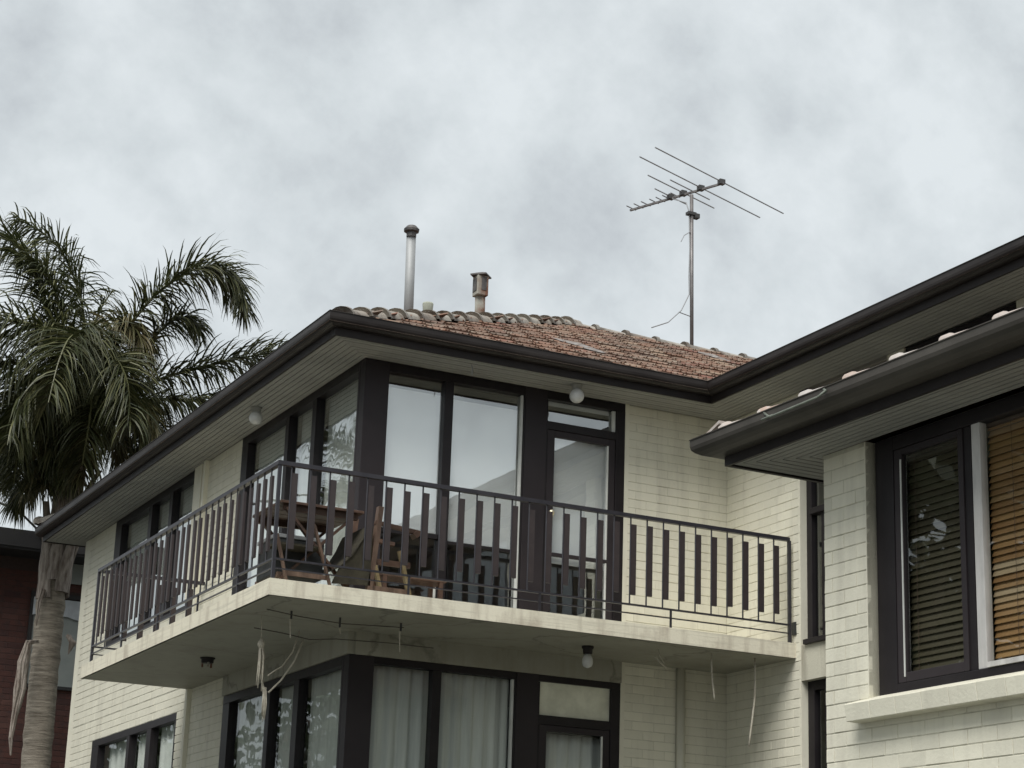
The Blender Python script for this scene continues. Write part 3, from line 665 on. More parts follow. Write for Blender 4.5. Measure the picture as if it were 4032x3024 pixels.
curtain('curtain', (3.15, YW+.16), (3.88, YW+.16), zf, -.86, 'curtain', 'grey net curtain behind the glass of the lower door', 5, .02, G1)
G2 = 'grey curtains in the side windows'
for a, b, lab in ((1.38, 2.36, 'in the upper side pane next to the corner post, beside palm reflections'), (2.55, 3.12, 'in the narrow middle pane of the upper side window'), (3.30, 4.35, 'in the third pane of the upper side window, beside the brick panel')):
    curtain('curtain', (XW+.12, a), (XW+.12, b), 0.02, 2.36, 'curtain_side', 'plain grey curtain '+lab, 3, .008, G2)
for a, b, lab in ((6.22, 6.98, 'in the right pane of the far upper side window'), (7.14, 7.80, 'in the middle pane of the far upper side window'), (7.97, 9.1, 'in the left pane of the far upper side window')):
    curtain('curtain', (XW+.12, a), (XW+.12, b), .82, 2.36, 'curtain_side', 'plain grey curtain '+lab, 3, .008, G2)
for a, b, lab in ((1.38, 2.39, 'in the lower side pane next to the corner post'), (2.57, 3.17, 'in the narrow greenish lower side pane'), (3.32, 4.38, 'in the lower side pane behind the hanging cords')):
    curtain('curtain', (XW+.12, a), (XW+.12, b), zf, -.36, 'curtain', 'pleated grey curtain '+lab, 5, .02, G2)
for a, b, lab in ((6.25, 7.08, 'in the right pane of the far lower window'), (7.29, 7.93, 'in the middle pane of the far lower window'), (8.08, 9.2, 'in the left pane of the far lower window')):
    curtain('curtain', (XW+.12, a), (XW+.12, b), -1.95, -.36, 'curtain_side', 'pale curtain '+lab, 4, .025, G2)

# ------------------------------------------------------------------ balcony railing
rl = thing('balcony_railing', (0.026, 0.026, 0), 'black metal balcony railing with brown timber slats fixed to every bar', 'railing')
RI = .026; XP = .1415+.1717*29; YP = 5.505
def rail_sweep(z0, z1, w, name):
    m = MB(); a = RI-w*.25; b = RI+w*.75
    m.v = [(XP, a, z0), (a, a, z0), (a, YP, z0), (b, YP, z0), (b, b, z0), (XP, b, z0)]; m.v += [(x, y, z1) for x, y, z in m.v]
    m.f = [(0, 5, 4, 1), (1, 4, 3, 2), (6, 7, 10, 11), (7, 8, 9, 10)]+[(i, (i+1) % 6, (i+1) % 6+6, i+6) for i in range(6)]; return m.build(name, 'rail', rl)
rail_sweep(.965, 1.0, .045, 'top_rail'); rail_sweep(.162, .178, .02, 'lower_rail'); rail_sweep(.086, .096, .014, 'base_rail')
XQ = XW-.01
m = MB(); m.box(RI, XQ, YP-.022, YP+.022, .966, 1.0); m.build('top_rail', 'rail', rl)
m = MB(); m.box(RI, XQ, YP-.01, YP+.01, .162, .178); m.build('lower_rail', 'rail', rl)
m = MB(); m.box(RI, XQ, YP-.007, YP+.007, .086, .096); m.build('base_rail', 'rail', rl)
BARM = MB().tube([(0, 0, .178), (0, 0, .965)], .0075, 6).mesh('bar', M['rail'])
sm = MB(); sm.box(.004, .056, -.011, .011, .262, .905); SLATX = sm.mesh('slat', M['slat'])
def put(me, name, loc, rz=0, par=None, jit=0):
    o = bpy.data.objects.new(name, me); COL.objects.link(o); attach(o, par or rl, Vector(loc)); o.rotation_euler = (random.uniform(-jit, jit), random.uniform(-jit, jit), rz); return o
for i in range(29): put(BARM, 'bar', (.1415+.1717*i, RI+.008, 0)); put(SLATX, 'slat', (.1415+.1717*i, RI+.008, random.uniform(-.008, .008)), 0, jit=.004)
for i in range(31):
    y = RI+.20+.1717*i
    if y < YP-.05: put(BARM, 'bar', (RI+.008, y, 0)); put(SLATX, 'slat', (RI+.008, y, random.uniform(-.008, .008)), -math.pi/2, jit=.004)
for i in range(6): put(BARM, 'bar', (.16+.1717*i, YP, 0)); put(SLATX, 'slat', (.16+.1717*i, YP, random.uniform(-.008, .008)), 0, jit=.004)
PM = MB(); PM.box(-.014, .014, -.014, .014, .0, .97); PME = PM.mesh('post', M['rail'])
put(PME, 'post', (XP, RI+.006, 0)); put(PME, 'post', (RI+.006, YP, 0)); put(PME, 'post', (RI+.01, RI+.01, 0))
SM = MB(); SM.box(-.008, .008, -.008, .008, .0, .162); SME = SM.mesh('strut', M['rail'])
for x in (1.25, 2.5, 3.834): put(SME, 'strut', (x, RI+.006, 0))
for y in (.9, 1.98, 3.2, 4.4): put(SME, 'strut', (RI+.006, y, 0))

# ------------------------------------------------------------------ lamps
def globe_lamp(x, y, z, r, label, drop=.06, ball=True):
    t = thing('globe_lamp', (x, y, z), label, 'lamp', 'lamps under the eaves and balcony')
    m = MB(); m.lathe((x, y, z-drop), [(.03, -.01), (.045, .0), (.05, drop-.01), (.06, drop)], 14); m.build('lamp_holder', 'fascia' if not ball else 'soffit', t, smooth=True)
    if ball:
        m = MB(); pr = [(r*math.sin(math.pi*k/10), -r*math.cos(math.pi*k/10)) for k in range(1, 10)]; m.lathe((x, y, z-drop-r*.85), pr, 18); m.build('globe', 'globe', t, smooth=True)
    return t
globe_lamp(3.27, .88, ZS, .072, 'white glass globe lamp under the eaves above the upper balcony door', .05)
globe_lamp(.92, 3.36, ZS, .070, 'white glass globe lamp under the left side eaves', .05)
t = thing('bulb_lamp', (3.30, .60, -.14), 'bare white bulb in a dark holder under the balcony, above the lower door', 'lamp', 'lamps under the eaves and balcony')
m = MB(); m.lathe((3.30, .60, -.14), [(.03, -.075), (.042, -.07), (.045, -.03), (.055, -.02), (.055, 0)], 14); m.build('lamp_holder', 'fascia', t, smooth=True)
m = MB(); m.lathe((3.30, .60, -.14), [(.01, -.20), (.04, -.185), (.052, -.15), (.048, -.115), (.03, -.075)], 16); m.build('bulb', 'globe', t, smooth=True)
t = thing('empty_lamp_fitting', (.655, 3.5, -.14), 'dark round lamp fitting without a globe under the left part of the balcony', 'lamp')
m = MB(); m.lathe((.655, 3.5, -.14), [(.045, -.055), (.06, -.05), (.062, -.015), (.075, -.012), (.075, 0)], 16); m.build('rim', 'fascia', t, smooth=True)
for k in range(3):
    a = k*2.09+.4; m = MB(); m.box(.655+.05*math.cos(a)-.008, .655+.05*math.cos(a)+.008, 3.5+.05*math.sin(a)-.008, 3.5+.05*math.sin(a)+.008, -.235, -.19); m.build('clip', 'rust', t)

# ------------------------------------------------------------------ things under the balcony
ZB = -.1425
hg = thing('hanging_rack', (.9, 1.0, ZB), 'thin dark rods hung under the balcony corner with short cords tied to them', 'hanging rack')
MB().tube([(.16, .47, ZB-.03), (.5, .60, ZB-.035), (.9, .62, ZB-.05), (1.45, .55, ZB-.035)], .0045, 6).build('rod', 'rod', hg)
MB().tube([(.25, 1.02, ZB-.10), (.5, 1.0, ZB-.12), (.75, .98, ZB-.155), (1.0, 1.0, ZB-.12), (1.5, 1.02, ZB-.10), (1.95, 1.02, ZB-.10)], .005, 6).build('rod', 'rod', hg)
for x, y, z in ((.42, .58, -.035), (.88, .62, -.05), (1.42, .55, -.035)): m = MB(); m.box(x-.007, x+.007, y-.007, y+.007, ZB+z-.035, ZB+.0); m.build('hook', 'cable_dark', hg)
for x, y, z0, l in ((.41, .575, -.07, .16), (.88, .62, -.09, .05), (1.41, .55, -.07, .18)): MB().tube([(x, y, ZB+z0), (x+.004, y, ZB+z0-l*.4), (x+.012, y, ZB+z0-l)], [.009, .0055, .005], 6).build('cord', 'cord', hg)
mc = thing('macrame_hanger', (.28, .9, -.14), 'off white knotted macrame plant hanger dangling from the balcony corner', 'plant hanger')
def strand(pts, r, name='strand', mat='cord'): MB().tube(pts, r, 6).build(name, mat, mc, smooth=True)
strand([(.26, .88, ZB), (.272, .89, -.28), (.28, .9, -.36)], .004)
m = MB(); m.lathe((.282, .9, -.44), [(.012, 0), (.026, .02), (.034, .04), (.026, .065), (.01, .09)], 9); m.build('knot', 'cord', mc, smooth=True)
for k in range(5):
    a = k*1.26; x, y = .283+.022*math.cos(a), .9+.022*math.sin(a)
    strand([(x*.5+.283*.5, y*.5+.45, -.40), (x+.012, y, -.50), (x+.004*k, y, -.62), (x-.01+.006*k, y, -.70-.025*k)], [.007, .009, .007, .005])
strand([(.31, .9, -.70), (.335, .9, -.80), (.345, .9, -.90), (.34, .9, -.99), (.342, .9, -1.05)], [.008, .013, .015, .011, .003])
for k in range(4): strand([(.335+.006*k, .895+.004*k, -.76), (.325+.012*k, .89, -.90), (.33+.008*k, .895, -1.0-.012*k)], .005)
strand([(.66, 1.0, ZB-.09), (.60, .98, -.42), (.50, .95, -.56), (.41, .92, -.62), (.36, .9, -.66)], .0065)
strand([(.70, 1.0, -.30), (.62, .98, -.50), (.50, .95, -.68), (.38, .91, -.80)], .0085)
for pts, lab, r in (([(4.40, .24, ZB), (4.40, .24, -.26), (4.412, .24, -.40), (4.43, .24, -.53), (4.435, .24, -.56)], 'shorter cord dangling from the balcony edge left of a longer one', .008),
                    ([(4.86, .22, ZB), (4.865, .22, -.30), (4.86, .22, -.50), (4.835, .22, -.68), (4.81, .22, -.85), (4.795, .22, -.96)], 'longest cord dangling from the balcony edge near the wing wall', .009)):
    o = MB().tube(pts, r, 6).build('dangling_rope', 'cord', None, smooth=True); tag(o, lab, 'cord', 'cords hanging from the balcony')
m = MB(); m.tube([(3.88, .33, ZB), (3.90, .33, -.20), (3.95, .33, -.27)], .0045, 5); m.tube([(3.85, .33, -.215), (3.90, .33, -.26), (3.985, .33, -.315)], .008, 6); o = m.build('dangling_rope', 'cord', None, smooth=True); tag(o, 'little curled cord under the balcony, right of the bare bulb', 'cord', 'cords hanging from the balcony')
m = MB(); m.tube([(2.13, YW-.35, ZS), (2.135, YW-.36, ZS-.05), (2.13, YW-.37, ZS-.11)], .004, 5); o = m.build('dangling_rope', 'cable', None); tag(o, 'tiny pale wire hanging from the upper eaves above the wide window', 'cord')
# dry climber on the lower side wall
vn = thing('dry_climber', (XW-.02, 5.2, -2.6), 'dry pale climber stems clinging to the lower brick panel at the left', 'climbing plant')
random.seed(11)
for k in range(8):
    y = 5.42-.085*k; z = -2.6; pts = []
    while z < -.95-.12*(k % 3): pts.append((XW-.014-random.random()*.012, y, z)); y += random.uniform(-.07, .07); z += .13
    MB().tube(pts, [.010]*(len(pts)-2)+[.007, .003], 5).build('stem', 'stem', vn)

# ------------------------------------------------------------------ furniture on the balcony
tb = thing('folding_table', (.6, .62, 0), 'brown wooden folding table with crossed legs at the balcony corner', 'table')
for k in range(5): m = MB(); y = .30+k*.145; m.box(.16, .92, y, y+.135, .715, .74); m.build('tabletop_board', 'timber_dark', tb, bevel=.004)
m = MB(); m.box(.20, .88, .34, .37, .66, .714); m.box(.20, .88, .95, .98, .66, .714); m.build('apron', 'timber_dark', tb)
for y in (.36, .96):
    m = MB(); m.bar((.14, y, 0), (.84, y+.02, .68), .022, .045, (0, 1, 0)); m.build('leg', 'timber_dark', tb)
    m = MB(); m.bar((.86, y-.03, 0), (.22, y-.03, .68), .022, .045, (0, 1, 0)); m.build('leg', 'timber_dark', tb)
m = MB(); m.box(.20, .26, .38, .94, .10, .14); m.build('stretcher', 'timber', tb)
# slatted folding stool frame, pale timber, in front of the table
st = thing('folding_stool', (.42, .20, 0), 'pale reddish timber folding stool frame standing under the table edge', 'stool')
for y in (.12, .20):
    if y < .15: MB().bar((.19, y, 0), (.08, y, .40), .02, .032, (0, 1, 0)).build('leg', 'timber', st); MB().bar((.58, y, 0), (.40, y, .52), .02, .032, (0, 1, 0)).build('leg', 'timber', st)
MB().bar((.17, .14, .085), (.57, .14, .085), .02, .038).build('stretcher', 'timber', st)
MB().bar((.10, .30, .34), (.50, .30, .34), .26, .018).build('seat', 'canvas', st)
dc = thing('deck_chair', (1.0, .6, 0), 'timber deck chair with dark olive canvas sling beside the corner post', 'chair')
def cb(a, b, w=.03, h=.045, mat='timber', name='leg', up=(0, 1, 0)): return MB().bar(a, b, w, h, up).build(name, mat, dc)
cb((.97, .24, .02), (1.04, .24, .78), .045, .06, 'timber', 'backrest_post'); cb((.97, .80, .02), (1.04, .80, .78), .045, .06, 'timber_dark', 'backrest_post')
cb((1.0, .24, .64), (1.42, .24, .60), .05, .032, 'timber_dark', 'armrest', (0, 0, 1)); cb((1.0, .80, .64), (1.42, .80, .60), .05, .032, 'timber_dark', 'armrest', (0, 0, 1))
cb((1.24, .24, .42), (1.36, .24, .0), .03, .045, 'timber_yellow', 'leg'); cb((1.24, .80, .42), (1.36, .80, .0), .03, .045, 'timber_yellow', 'leg')
cb((1.36, .24, .56), (1.40, .24, .60), .05, .09, 'timber_dark', 'bracket')
cb((.98, .24, .06), (1.34, .24, .06), .02, .06, 'timber', 'side_rail', (0, 0, 1)); cb((.98, .24, .30), (1.34, .24, .30), .03, .05, 'timber_dark', 'side_rail', (0, 0, 1))
m = MB(); pts = [(.55, .14), (.68, .20), (.80, .32), (.88, .46), (.94, .60)]
for x, z in pts: m.v += [(x, .20, z), (x, .82, z-.0)]
for i in range(len(pts)-1): m.f.append((2*i, 2*i+1, 2*i+3, 2*i+2))
m.poly([(.62, .21, .06), (.97, .21, .08), (.97, .21, .60), (.90, .21, .50), (.80, .21, .34), (.68, .21, .20)])
o = m.build('sling', 'canvas', dc); md = o.modifiers.new('t', 'SOLIDIFY'); md.thickness = .006
# crate and bench against the window
cr = thing('dark_crate', (.45, .55, 0), 'dark crate with a pale rim stored under the folding table', 'crate')
m = MB(); m.box(.18, .62, .42, .86, .12, .44); m.build('body', 'plastic_dark', cr, bevel=.01)
m = MB(); m.box(.17, .63, .41, .87, .44, .475); m.build('rim', 'metal', cr, bevel=.006)
pb = thing('shoe_bench', (1.72, 1.0, 0), 'low dark slatted bench below the narrower upper window', 'bench')
for k in range(4): m = MB(); m.box(1.35, 1.98, .86+k*.07, .92+k*.07, .33, .35); m.build('seat_slat', 'timber_dark', pb)
for x in (1.38, 1.93):
    for y in (.88, 1.10): m = MB(); m.box(x-.018, x+.018, y-.018, y+.018, 0, .33); m.build('leg', 'timber_dark', pb)

# ------------------------------------------------------------------ near block
N1 = MB()
def nb(x0, x1, y0, y1, z0, z1): N1.box(x0, x1, y0, y1, z0, z1, nw)
WY0, WY1, WZ0, WZ1 = -.42, -3.2, -1.445, NZS-.004
nb(RC, .22, WY0, -.0, GZ, NZS); nb(RC, .22, -9, WY1, GZ, NZS); nb(RC, .22, WY1, WY0, GZ, WZ0-.02); nb(5, 5.2, -9, 0, GZ, NZS); nb(.22, 5, -9, -8.8, GZ, NZS)
N1.build('wall', 'cream_joint', near)
m = MB(); m.box(.22, 5, -.2, 0, GZ, NZS, nw); m.build('wall', 'redmortar', near, label='unseen rear wall of the near block, coloured dark to dim its mirror image')  # unseen side; dark colour made up to dim its reflection in the flats' panes
m = MB(); m.box(.2, 5, -8.8, -.2, NZS+.02, NZS+.06, nw); m.build('ceiling', 'room', near)
m = MB(); m.box(.22, 5, -8.8, -.2, -2.7, -2.6, nw); m.build('floor', 'room_dark', near)
m = MB(); m.box(1.4, 1.5, -8.8, -.2, -2.6, NZS, nw); m.build('room_wall', 'room_dark', near)
fn_ = lambda s, z: nw(0, -s, z)
brick_field([(fn_, A_X+NT, .0, 2.6, -2.5, NZS-.006, [(-WY0, -WY1, WZ0-.03, 1)], .04)], 'cream', near, 300)
m = MB(); m.box(.0, .09, WY0+.0, WY0+.008, WZ0, WZ1, nw); m.build('reveal', 'cream', near)
wn = MB(); wn.box(.06, .13, -.61, -.44, WZ0, WZ1, nw); wn.box(.06, .13, WY1, -.61, NZS-.09, WZ1, nw); wn.box(.06, .13, WY1, -.61, WZ0, WZ0+.055, nw); wn.box(.075, .13, -1.295, -1.235, WZ0+.055, NZS-.09, nw); wn.box(.06, .13, WY1, WY1+.1, WZ0+.05, NZS-.09, nw)
wn = wn.build('window', 'frame', near, bevel=.004)
m = MB(); m.box(.065, .105, -.685, -.612, WZ0+.057, NZS-.092, nw); m.box(.065, .105, -1.233, -1.19, WZ0+.057, NZS-.092, nw); m.box(.065, .105, -1.19, -.685, WZ0+.057, WZ0+.115, nw); m.box(.065, .105, -1.19, -.685, NZS-.13, NZS-.092, nw); m.build('sash', 'post', wn, bevel=.004)
m = MB(); m.box(.060, .066, -.682, -.672, WZ0+.09, NZS-.16, nw); m.build('bead', 'bead', wn)
m = MB(); m.poly([nw(.083, -1.19, WZ0+.11), nw(.083, -.685, WZ0+.11), nw(.083, -.685, NZS-.12), nw(.083, -1.19, NZS-.12)]); m.build('pane', 'glass_near', wn)
m = MB(); m.poly([nw(.095, WY1, WZ0+.05), nw(.095, -1.39, WZ0+.05), nw(.095, -1.39, NZS-.09), nw(.095, WY1, NZS-.09)]); m.build('pane', 'glass_near', wn)
m = MB(); m.box(.070, .125, -1.378, -1.306, WZ0+.056, NZS-.06, nw); m.build('mullion', 'mullion', wn, bevel=.004)
m = MB(); m.box(.05, .12, WY1, -1.40, WZ0+.056, WZ0+.085, nw); m.build('glazing_bar', 'mullion', wn)
# sloping sill made of tiles
y = -.335; k = 0
sw = .232
while y > WY1-.1:
    m = MB(); y1 = y-sw+.003; a = [(.07, -1.438), (-.12, -1.498+random.uniform(-.0015, .0015)), (-.105, -1.598), (.02, -1.60), (.07, -1.56)]
    pts0 = [nw(x, y, z) for x, z in a]; pts1 = [nw(x, y1, z) for x, z in a]; n = len(a); m.v = pts0+pts1
    m.f = [tuple(reversed(range(n))), tuple(range(n, 2*n))]+[(i, (i+1) % n, n+(i+1) % n, n+i) for i in range(n)]
    m.build('sill_tile', 'cream', wn, bevel=.003); y -= sw
def slat_blind(y0, y1, z0, z1, mats, label, pitch, tilt=.55, xx=.155):
    t = thing('slatted_blind', nw(xx, (y0+y1)/2, z1), label, 'blind'); z = z1; k = 0
    while z > z0:
        m = MB(); w = .0215; dx, dz = w*math.cos(tilt), w*math.sin(tilt)
        c0 = xx+random.uniform(-.002, .002)
        m.prism([nw(c0-dx, y0, z-dz), nw(c0+dx, y0, z+dz), nw(c0+dx, y1, z+dz), nw(c0-dx, y1, z-dz)], (0, 0, .004))
        m.build('slat', mats(k), t); z -= pitch; k += 1
    m = MB(); m.box(xx-.02, xx+.02, y1, y0, z1, z1+.04, nw); m.build('head_rail', 'timber_dark', t)
    for yy in (y0-.12*(y0-y1), y0-.88*(y0-y1)): m = MB(); m.tube([nw(xx-.02, yy, z1), nw(xx-.02, yy, z0)], .0015, 4); m.build('ladder_cord', 'timber_dark', t)
slat_blind(-.64, -1.30, WZ0+.06, -.0, lambda k: 'slat_olive', 'dim olive slatted blind in the left sliding pane of the near window', .0405, 1.15)
slat_blind(-1.36, -3.1, WZ0+.06, -.0, lambda k: 'slat_light' if k in (21, 22, 25, 26) else 'slat_orange', 'orange brown slatted timber blind in the right pane of the near window', .0385, 1.15)
# near roof: slope, capping tiles along the eaves
m = MB(); zz = NZG-.01; m.poly([nw(-.55, .6, zz), nw(-.55, -9, zz), nw(2.2, -9, zz+1.0), nw(2.2, -2.1, zz+1.0)]); m.poly([nw(-.55, .6, zz), nw(2.2, -2.1, zz+1.0), nw(5, -2.1, zz+1.0), nw(5, .6, zz)]); m.poly([nw(2.2, -9, zz+1), nw(5, -9, zz+1), nw(5, -2.1, zz+1), nw(2.2, -2.1, zz+1)]); nr = m.build('roof', 'tile_stuff', near)
CM2 = cap_mesh(.46, .045, .014).mesh('capping_tile', M['cap_near'], True)
y = .42; k = 0
while y > -3.6:
    o = bpy.data.objects.new('capping_tile', CM2); COL.objects.link(o); q = Vector(nw(-.455, y, NZG+.040)); attach(o, nr, q); o.rotation_euler = (0, random.uniform(-.02, .02), math.pi+NT); o.scale = (1, 1, random.uniform(.95, 1.1)); y -= .432; k += 1
m = MB(); m.poly([nw(-.52, .54, NZG+.0), nw(-.45, .44, NZG+.0), nw(-.45, .40, NZG+.07), nw(-.50, .50, NZG+.03)]); m.prism([nw(-.52, .56, NZG+.0), nw(-.38, .56, NZG+.0), nw(-.38, .40, NZG+.055), nw(-.52, .40, NZG+.055)], (0, 0, .02)); m.build('hip_tile', 'cap_near', nr)
# bent bracket bar on the near gutter
m = MB(); XB = -.56; m.tube([nw(XB, -.155, .262), nw(XB-.02, -.22, .225), nw(XB-.055, -.30, .195), nw(XB-.06, -.78, .200), nw(XB-.03, -.82, .235), nw(XB, -.76, .262)], .008, 7); m.tube([nw(XB-.05, -.20, .20), nw(XB-.055, -.32, .20)], .007, 6)
o = m.build('gutter_bracket', 'bracket', None, smooth=True); tag(o, 'thin pale green bent bar hooked over the near brown gutter', 'bracket')

# ------------------------------------------------------------------ red brick building behind the palm
YB_ = 15.0
m = MB(); m.box(-.4, 8, YB_+RC, 24, GZ, 2.95); m.build('wall', 'redmortar', redb)
brick_field([(lambda s, z: (s, YB_, z), 0, .55, 2.75, -.95, 2.75, [(1.50, 2.75, 1.02, 2.45)], .05)], 'redbrick', redb, 300)
m = MB(); m.box(-1.0, 8.6, YB_-.62, YB_-.60, 2.98, 3.24); m.build('fascia', 'redroof', redb)
m = MB(); m.box(-1.0, 8.6, YB_-.60, 24.6, 3.02, 3.23); m.build('roof', 'redroof', redb)
m = MB(); m.box(-1.0, 8.6, YB_-.60, YB_+.05, 2.94, 3.0); m.build('soffit', 'redroof', redb)
w = MB(); w.box(1.50, 2.80, YB_-.03, YB_+.03, 2.38, 2.45); w.box(1.50, 1.56, YB_-.03, YB_+.03, 1.02, 2.38); w.box(1.50, 2.80, YB_-.04, YB_+.03, .99, 1.04); w = w.build('window', 'redroof', redb)
m = MB(); m.box(1.56, 2.80, YB_-.008, YB_-.002, 1.04, 2.12); m.build('pane', 'pane_grey', w)
m = MB(); n = 26
for i in range(n+1):
    x = 1.54+1.26*i/n; m.v += [(x, YB_-.036-.006*math.sin(i*1.9), 2.36), (x, YB_-.036-.008*math.sin(i*1.9), 2.085+.02*math.sin(i*.75))]
for i in range(n): m.f.append((2*i, 2*i+2, 2*i+3, 2*i+1))
m.build('valance', 'lace', w, label='white scalloped valance')
m = MB(); m.box(1.9, 2.8, YB_-.05, YB_-.03, 2.62, 2.93); m.build('vent_panel', 'pane_grey', redb)
o = MB().tube([(-9, 13.5, 5.9), (-2, 13.8, 4.0), (0.2, 14, 3.62), (.75, 14.1, 3.52), (1.1, 14.2, 3.40), (1.35, 14.3, 3.24), (1.45, 14.4, 3.1)], .018, 6).build('service_cable', 'cable_dark', None, smooth=True); tag(o, 'black power cable drooping onto the red building roof edge', 'cable')

# ------------------------------------------------------------------ palm
random.seed(5)
pm = thing('palm_tree', (1.62, 12.5, GZ), 'queen palm with drooping feathery fronds and pale ringed trunk, left of the flats', 'tree')
tp = [(1.20, 12.32, GZ), (1.20, 12.32, -2.5), (1.18, 12.3, -.3), (1.17, 12.3, .8), (1.165, 12.3, 1.85), (1.21, 12.25, 2.6), (1.25, 12.1, 3.3), (1.2, 11.8, 4.1)]
m = MB(); n = 20; pts = []; rs = []
for i in range(60):
    t = i/59*(len(tp)-1); k = min(int(t), len(tp)-2); f = t-k; pts.append(Vector(tp[k]).lerp(Vector(tp[k+1]), f)); rs.append((.205-.0004*i)*(1+random.uniform(-.03, .03))+(.009 if i % 2 else -.002))
rs = [r if p.z < 1.9 else r*.88 for r, p in zip(rs, pts)]
m.tube(pts, rs, n); m.build('trunk', 'trunk', pm, smooth=True)
H = Vector((1.19, 11.48, 4.64)); RT = Vector((.893, -.449, 0)); AW = Vector((.43, .857, .28)); AWh = Vector((.449, .893, 0)); UP = Vector((0, 0, 1))
# old frond bases clasping the trunk top
def boot(a0, z0, L, lean, w):
    d = Vector((math.cos(a0), math.sin(a0), 0)); side = Vector((-d.y, d.x, 0)); m = MB(); base = Vector((1.18, 12.28-.1*(z0-1.9), z0)); n = 7
    for i in range(n):
        t = i/(n-1); c = base+d*(.17+lean*t*t)+UP*L*t; ww = w*(1-t*.72)*(1+.15*math.sin(i*2+a0)); th = .035*(1-t*.5)
        for s, o_ in ((-1, 0), (-.5, .03), (0, .045), (.5, .03), (1, 0)): m.v.append(tuple(c+side*s*ww+d*o_))
        for s in (1, -1): m.v.append(tuple(c+side*s*ww*.8-d*th))
    for i in range(n-1):
        for k in range(7): a = i*7; m.f.append((a+k, a+(k+1) % 7, a+7+(k+1) % 7, a+7+k))
    m.f.append(tuple(range(7))); m.f.append(tuple(reversed(range((n-1)*7, n*7)))); m.build('frond_base', 'boot', pm, smooth=True)
for a0, z0, L, lean, w in ((R(205), 1.85, 1.35, .10, .17), (R(300), 1.95, 1.25, .34, .15), (R(255), 2.1, 1.15, .12, .12), (R(20), 1.9, 1.2, .3, .14), (R(110), 1.9, 1.2, .3, .14), (R(235), 2.6, 1.0, .25, .12), (R(330), 2.7, 1.0, .3, .12)): boot(a0, z0, L, lean, w)
def shred(pts, rs):
    m = MB()
    for k in range(11):
        a = random.uniform(0, 6.28); n = len(pts); q = []; rr = []
        end = n if k < 4 else random.randint(max(3, n-3), n)
        for i in range(end):
            w = rs[i]*random.uniform(.55, 1.0); q.append((pts[i][0]+w*math.cos(a), pts[i][1]+w*math.sin(a), pts[i][2]+random.uniform(-.02, .02))); rr.append(max(.004, rs[i]*.34))
        m.tube(q, rr, 5)
    m.build('torn_sheath', 'boot', pm)
shred([(.97, 12.05, 1.22), (.84, 12.0, 1.18), (.80, 12.0, .90), (.80, 12.0, .55), (.76, 12.0, .22), (.74, 12.0, -.12), (.76, 12.0, -.35)], [.03, .05, .075, .075, .05, .03, .012])
shred([(1.0, 12.1, 1.95), (.955, 12.1, 1.75), (.95, 12.1, 1.45)], [.03, .028, .01])
shred([(1.40, 12.1, 1.35), (1.46, 12.05, 1.25), (1.42, 12.05, 1.1)], [.03, .05, .01])
def frond(ctrl, Lf=.62, n=70, old=False, dens=1, wd=.026, droop=1.0, r0=.028):
    """ctrl: (right, up, toward camera) offsets from the crown's heart in metres"""
    P = [H+RT*a+UP*b-AWh*c for a, b, c in ctrl]
    def cat(t):
        k = min(int(t*(len(P)-1)), len(P)-2); f = t*(len(P)-1)-k
        p0, p1, p2, p3 = P[max(k-1, 0)], P[k], P[k+1], P[min(k+2, len(P)-1)]
        return .5*((2*p1)+(-p0+p2)*f+(2*p0-5*p1+4*p2-p3)*f*f+(-p0+3*p1-3*p2+p3)*f**3)
    pts = [cat(i/24) for i in range(25)]; m = MB(); m.tube(pts, [r0*(1-.85*i/24)+.003 for i in range(25)], 5)
    for i in range(n):
        t = .10+.89*i/n+random.uniform(-.004, .004)
        p = cat(t); d = (cat(min(t+.01, 1))-cat(t-.01)).normalized(); side = d.cross(UP)
        if side.length < .2: side = d.cross(AWh)
        side.normalize(); nn = side.cross(d)
        env = math.sin(min(1, t*1.25+.12)*math.pi*.62)*(1-.45*max(0, t-.7)/.3)
        for sgn in (-1, 1):
            for q in range(dens+(random.random() < .45)):
                el = random.uniform(-.75, .95); L = Lf*env*random.uniform(.75, 1.12)
                dirv = (side*sgn*math.cos(el)+nn*math.sin(el)*.9+d*random.uniform(.35, .85)).normalized()
                a = p; v = dirv; wv = wd*random.uniform(.7, 1.15); b = len(m.v); K = 4
                wdir = v.cross(UP); wdir = wdir.normalized() if wdir.length > .1 else side
                tw = random.uniform(-1, 1); wdir = (wdir*math.cos(tw)+UP*math.sin(tw)).normalized()
                for s in range(K+1):
                    f = s/K; ww = wv*(.55+1.0*f if f < .4 else 1.0-.9*(f-.4)/.6)*.5
                    m.v += [tuple(a-wdir*ww), tuple(a+wdir*ww)]
                    v = (v+Vector((0, 0, -1))*droop*(.16+.36*f)*random.uniform(.8, 1.2)).normalized(); a = a+v*L/K
                for s in range(K): m.f.append((b+2*s, b+2*s+1, b+2*s+3, b+2*s+2))
    return m.build('frond', 'leaf_old' if old else 'leaf', pm)
k_ = 1/282.
def im(du, dv, c=0): return (du*k_, -dv*k_, c)      # offsets measured in photo pixels at the palm's distance
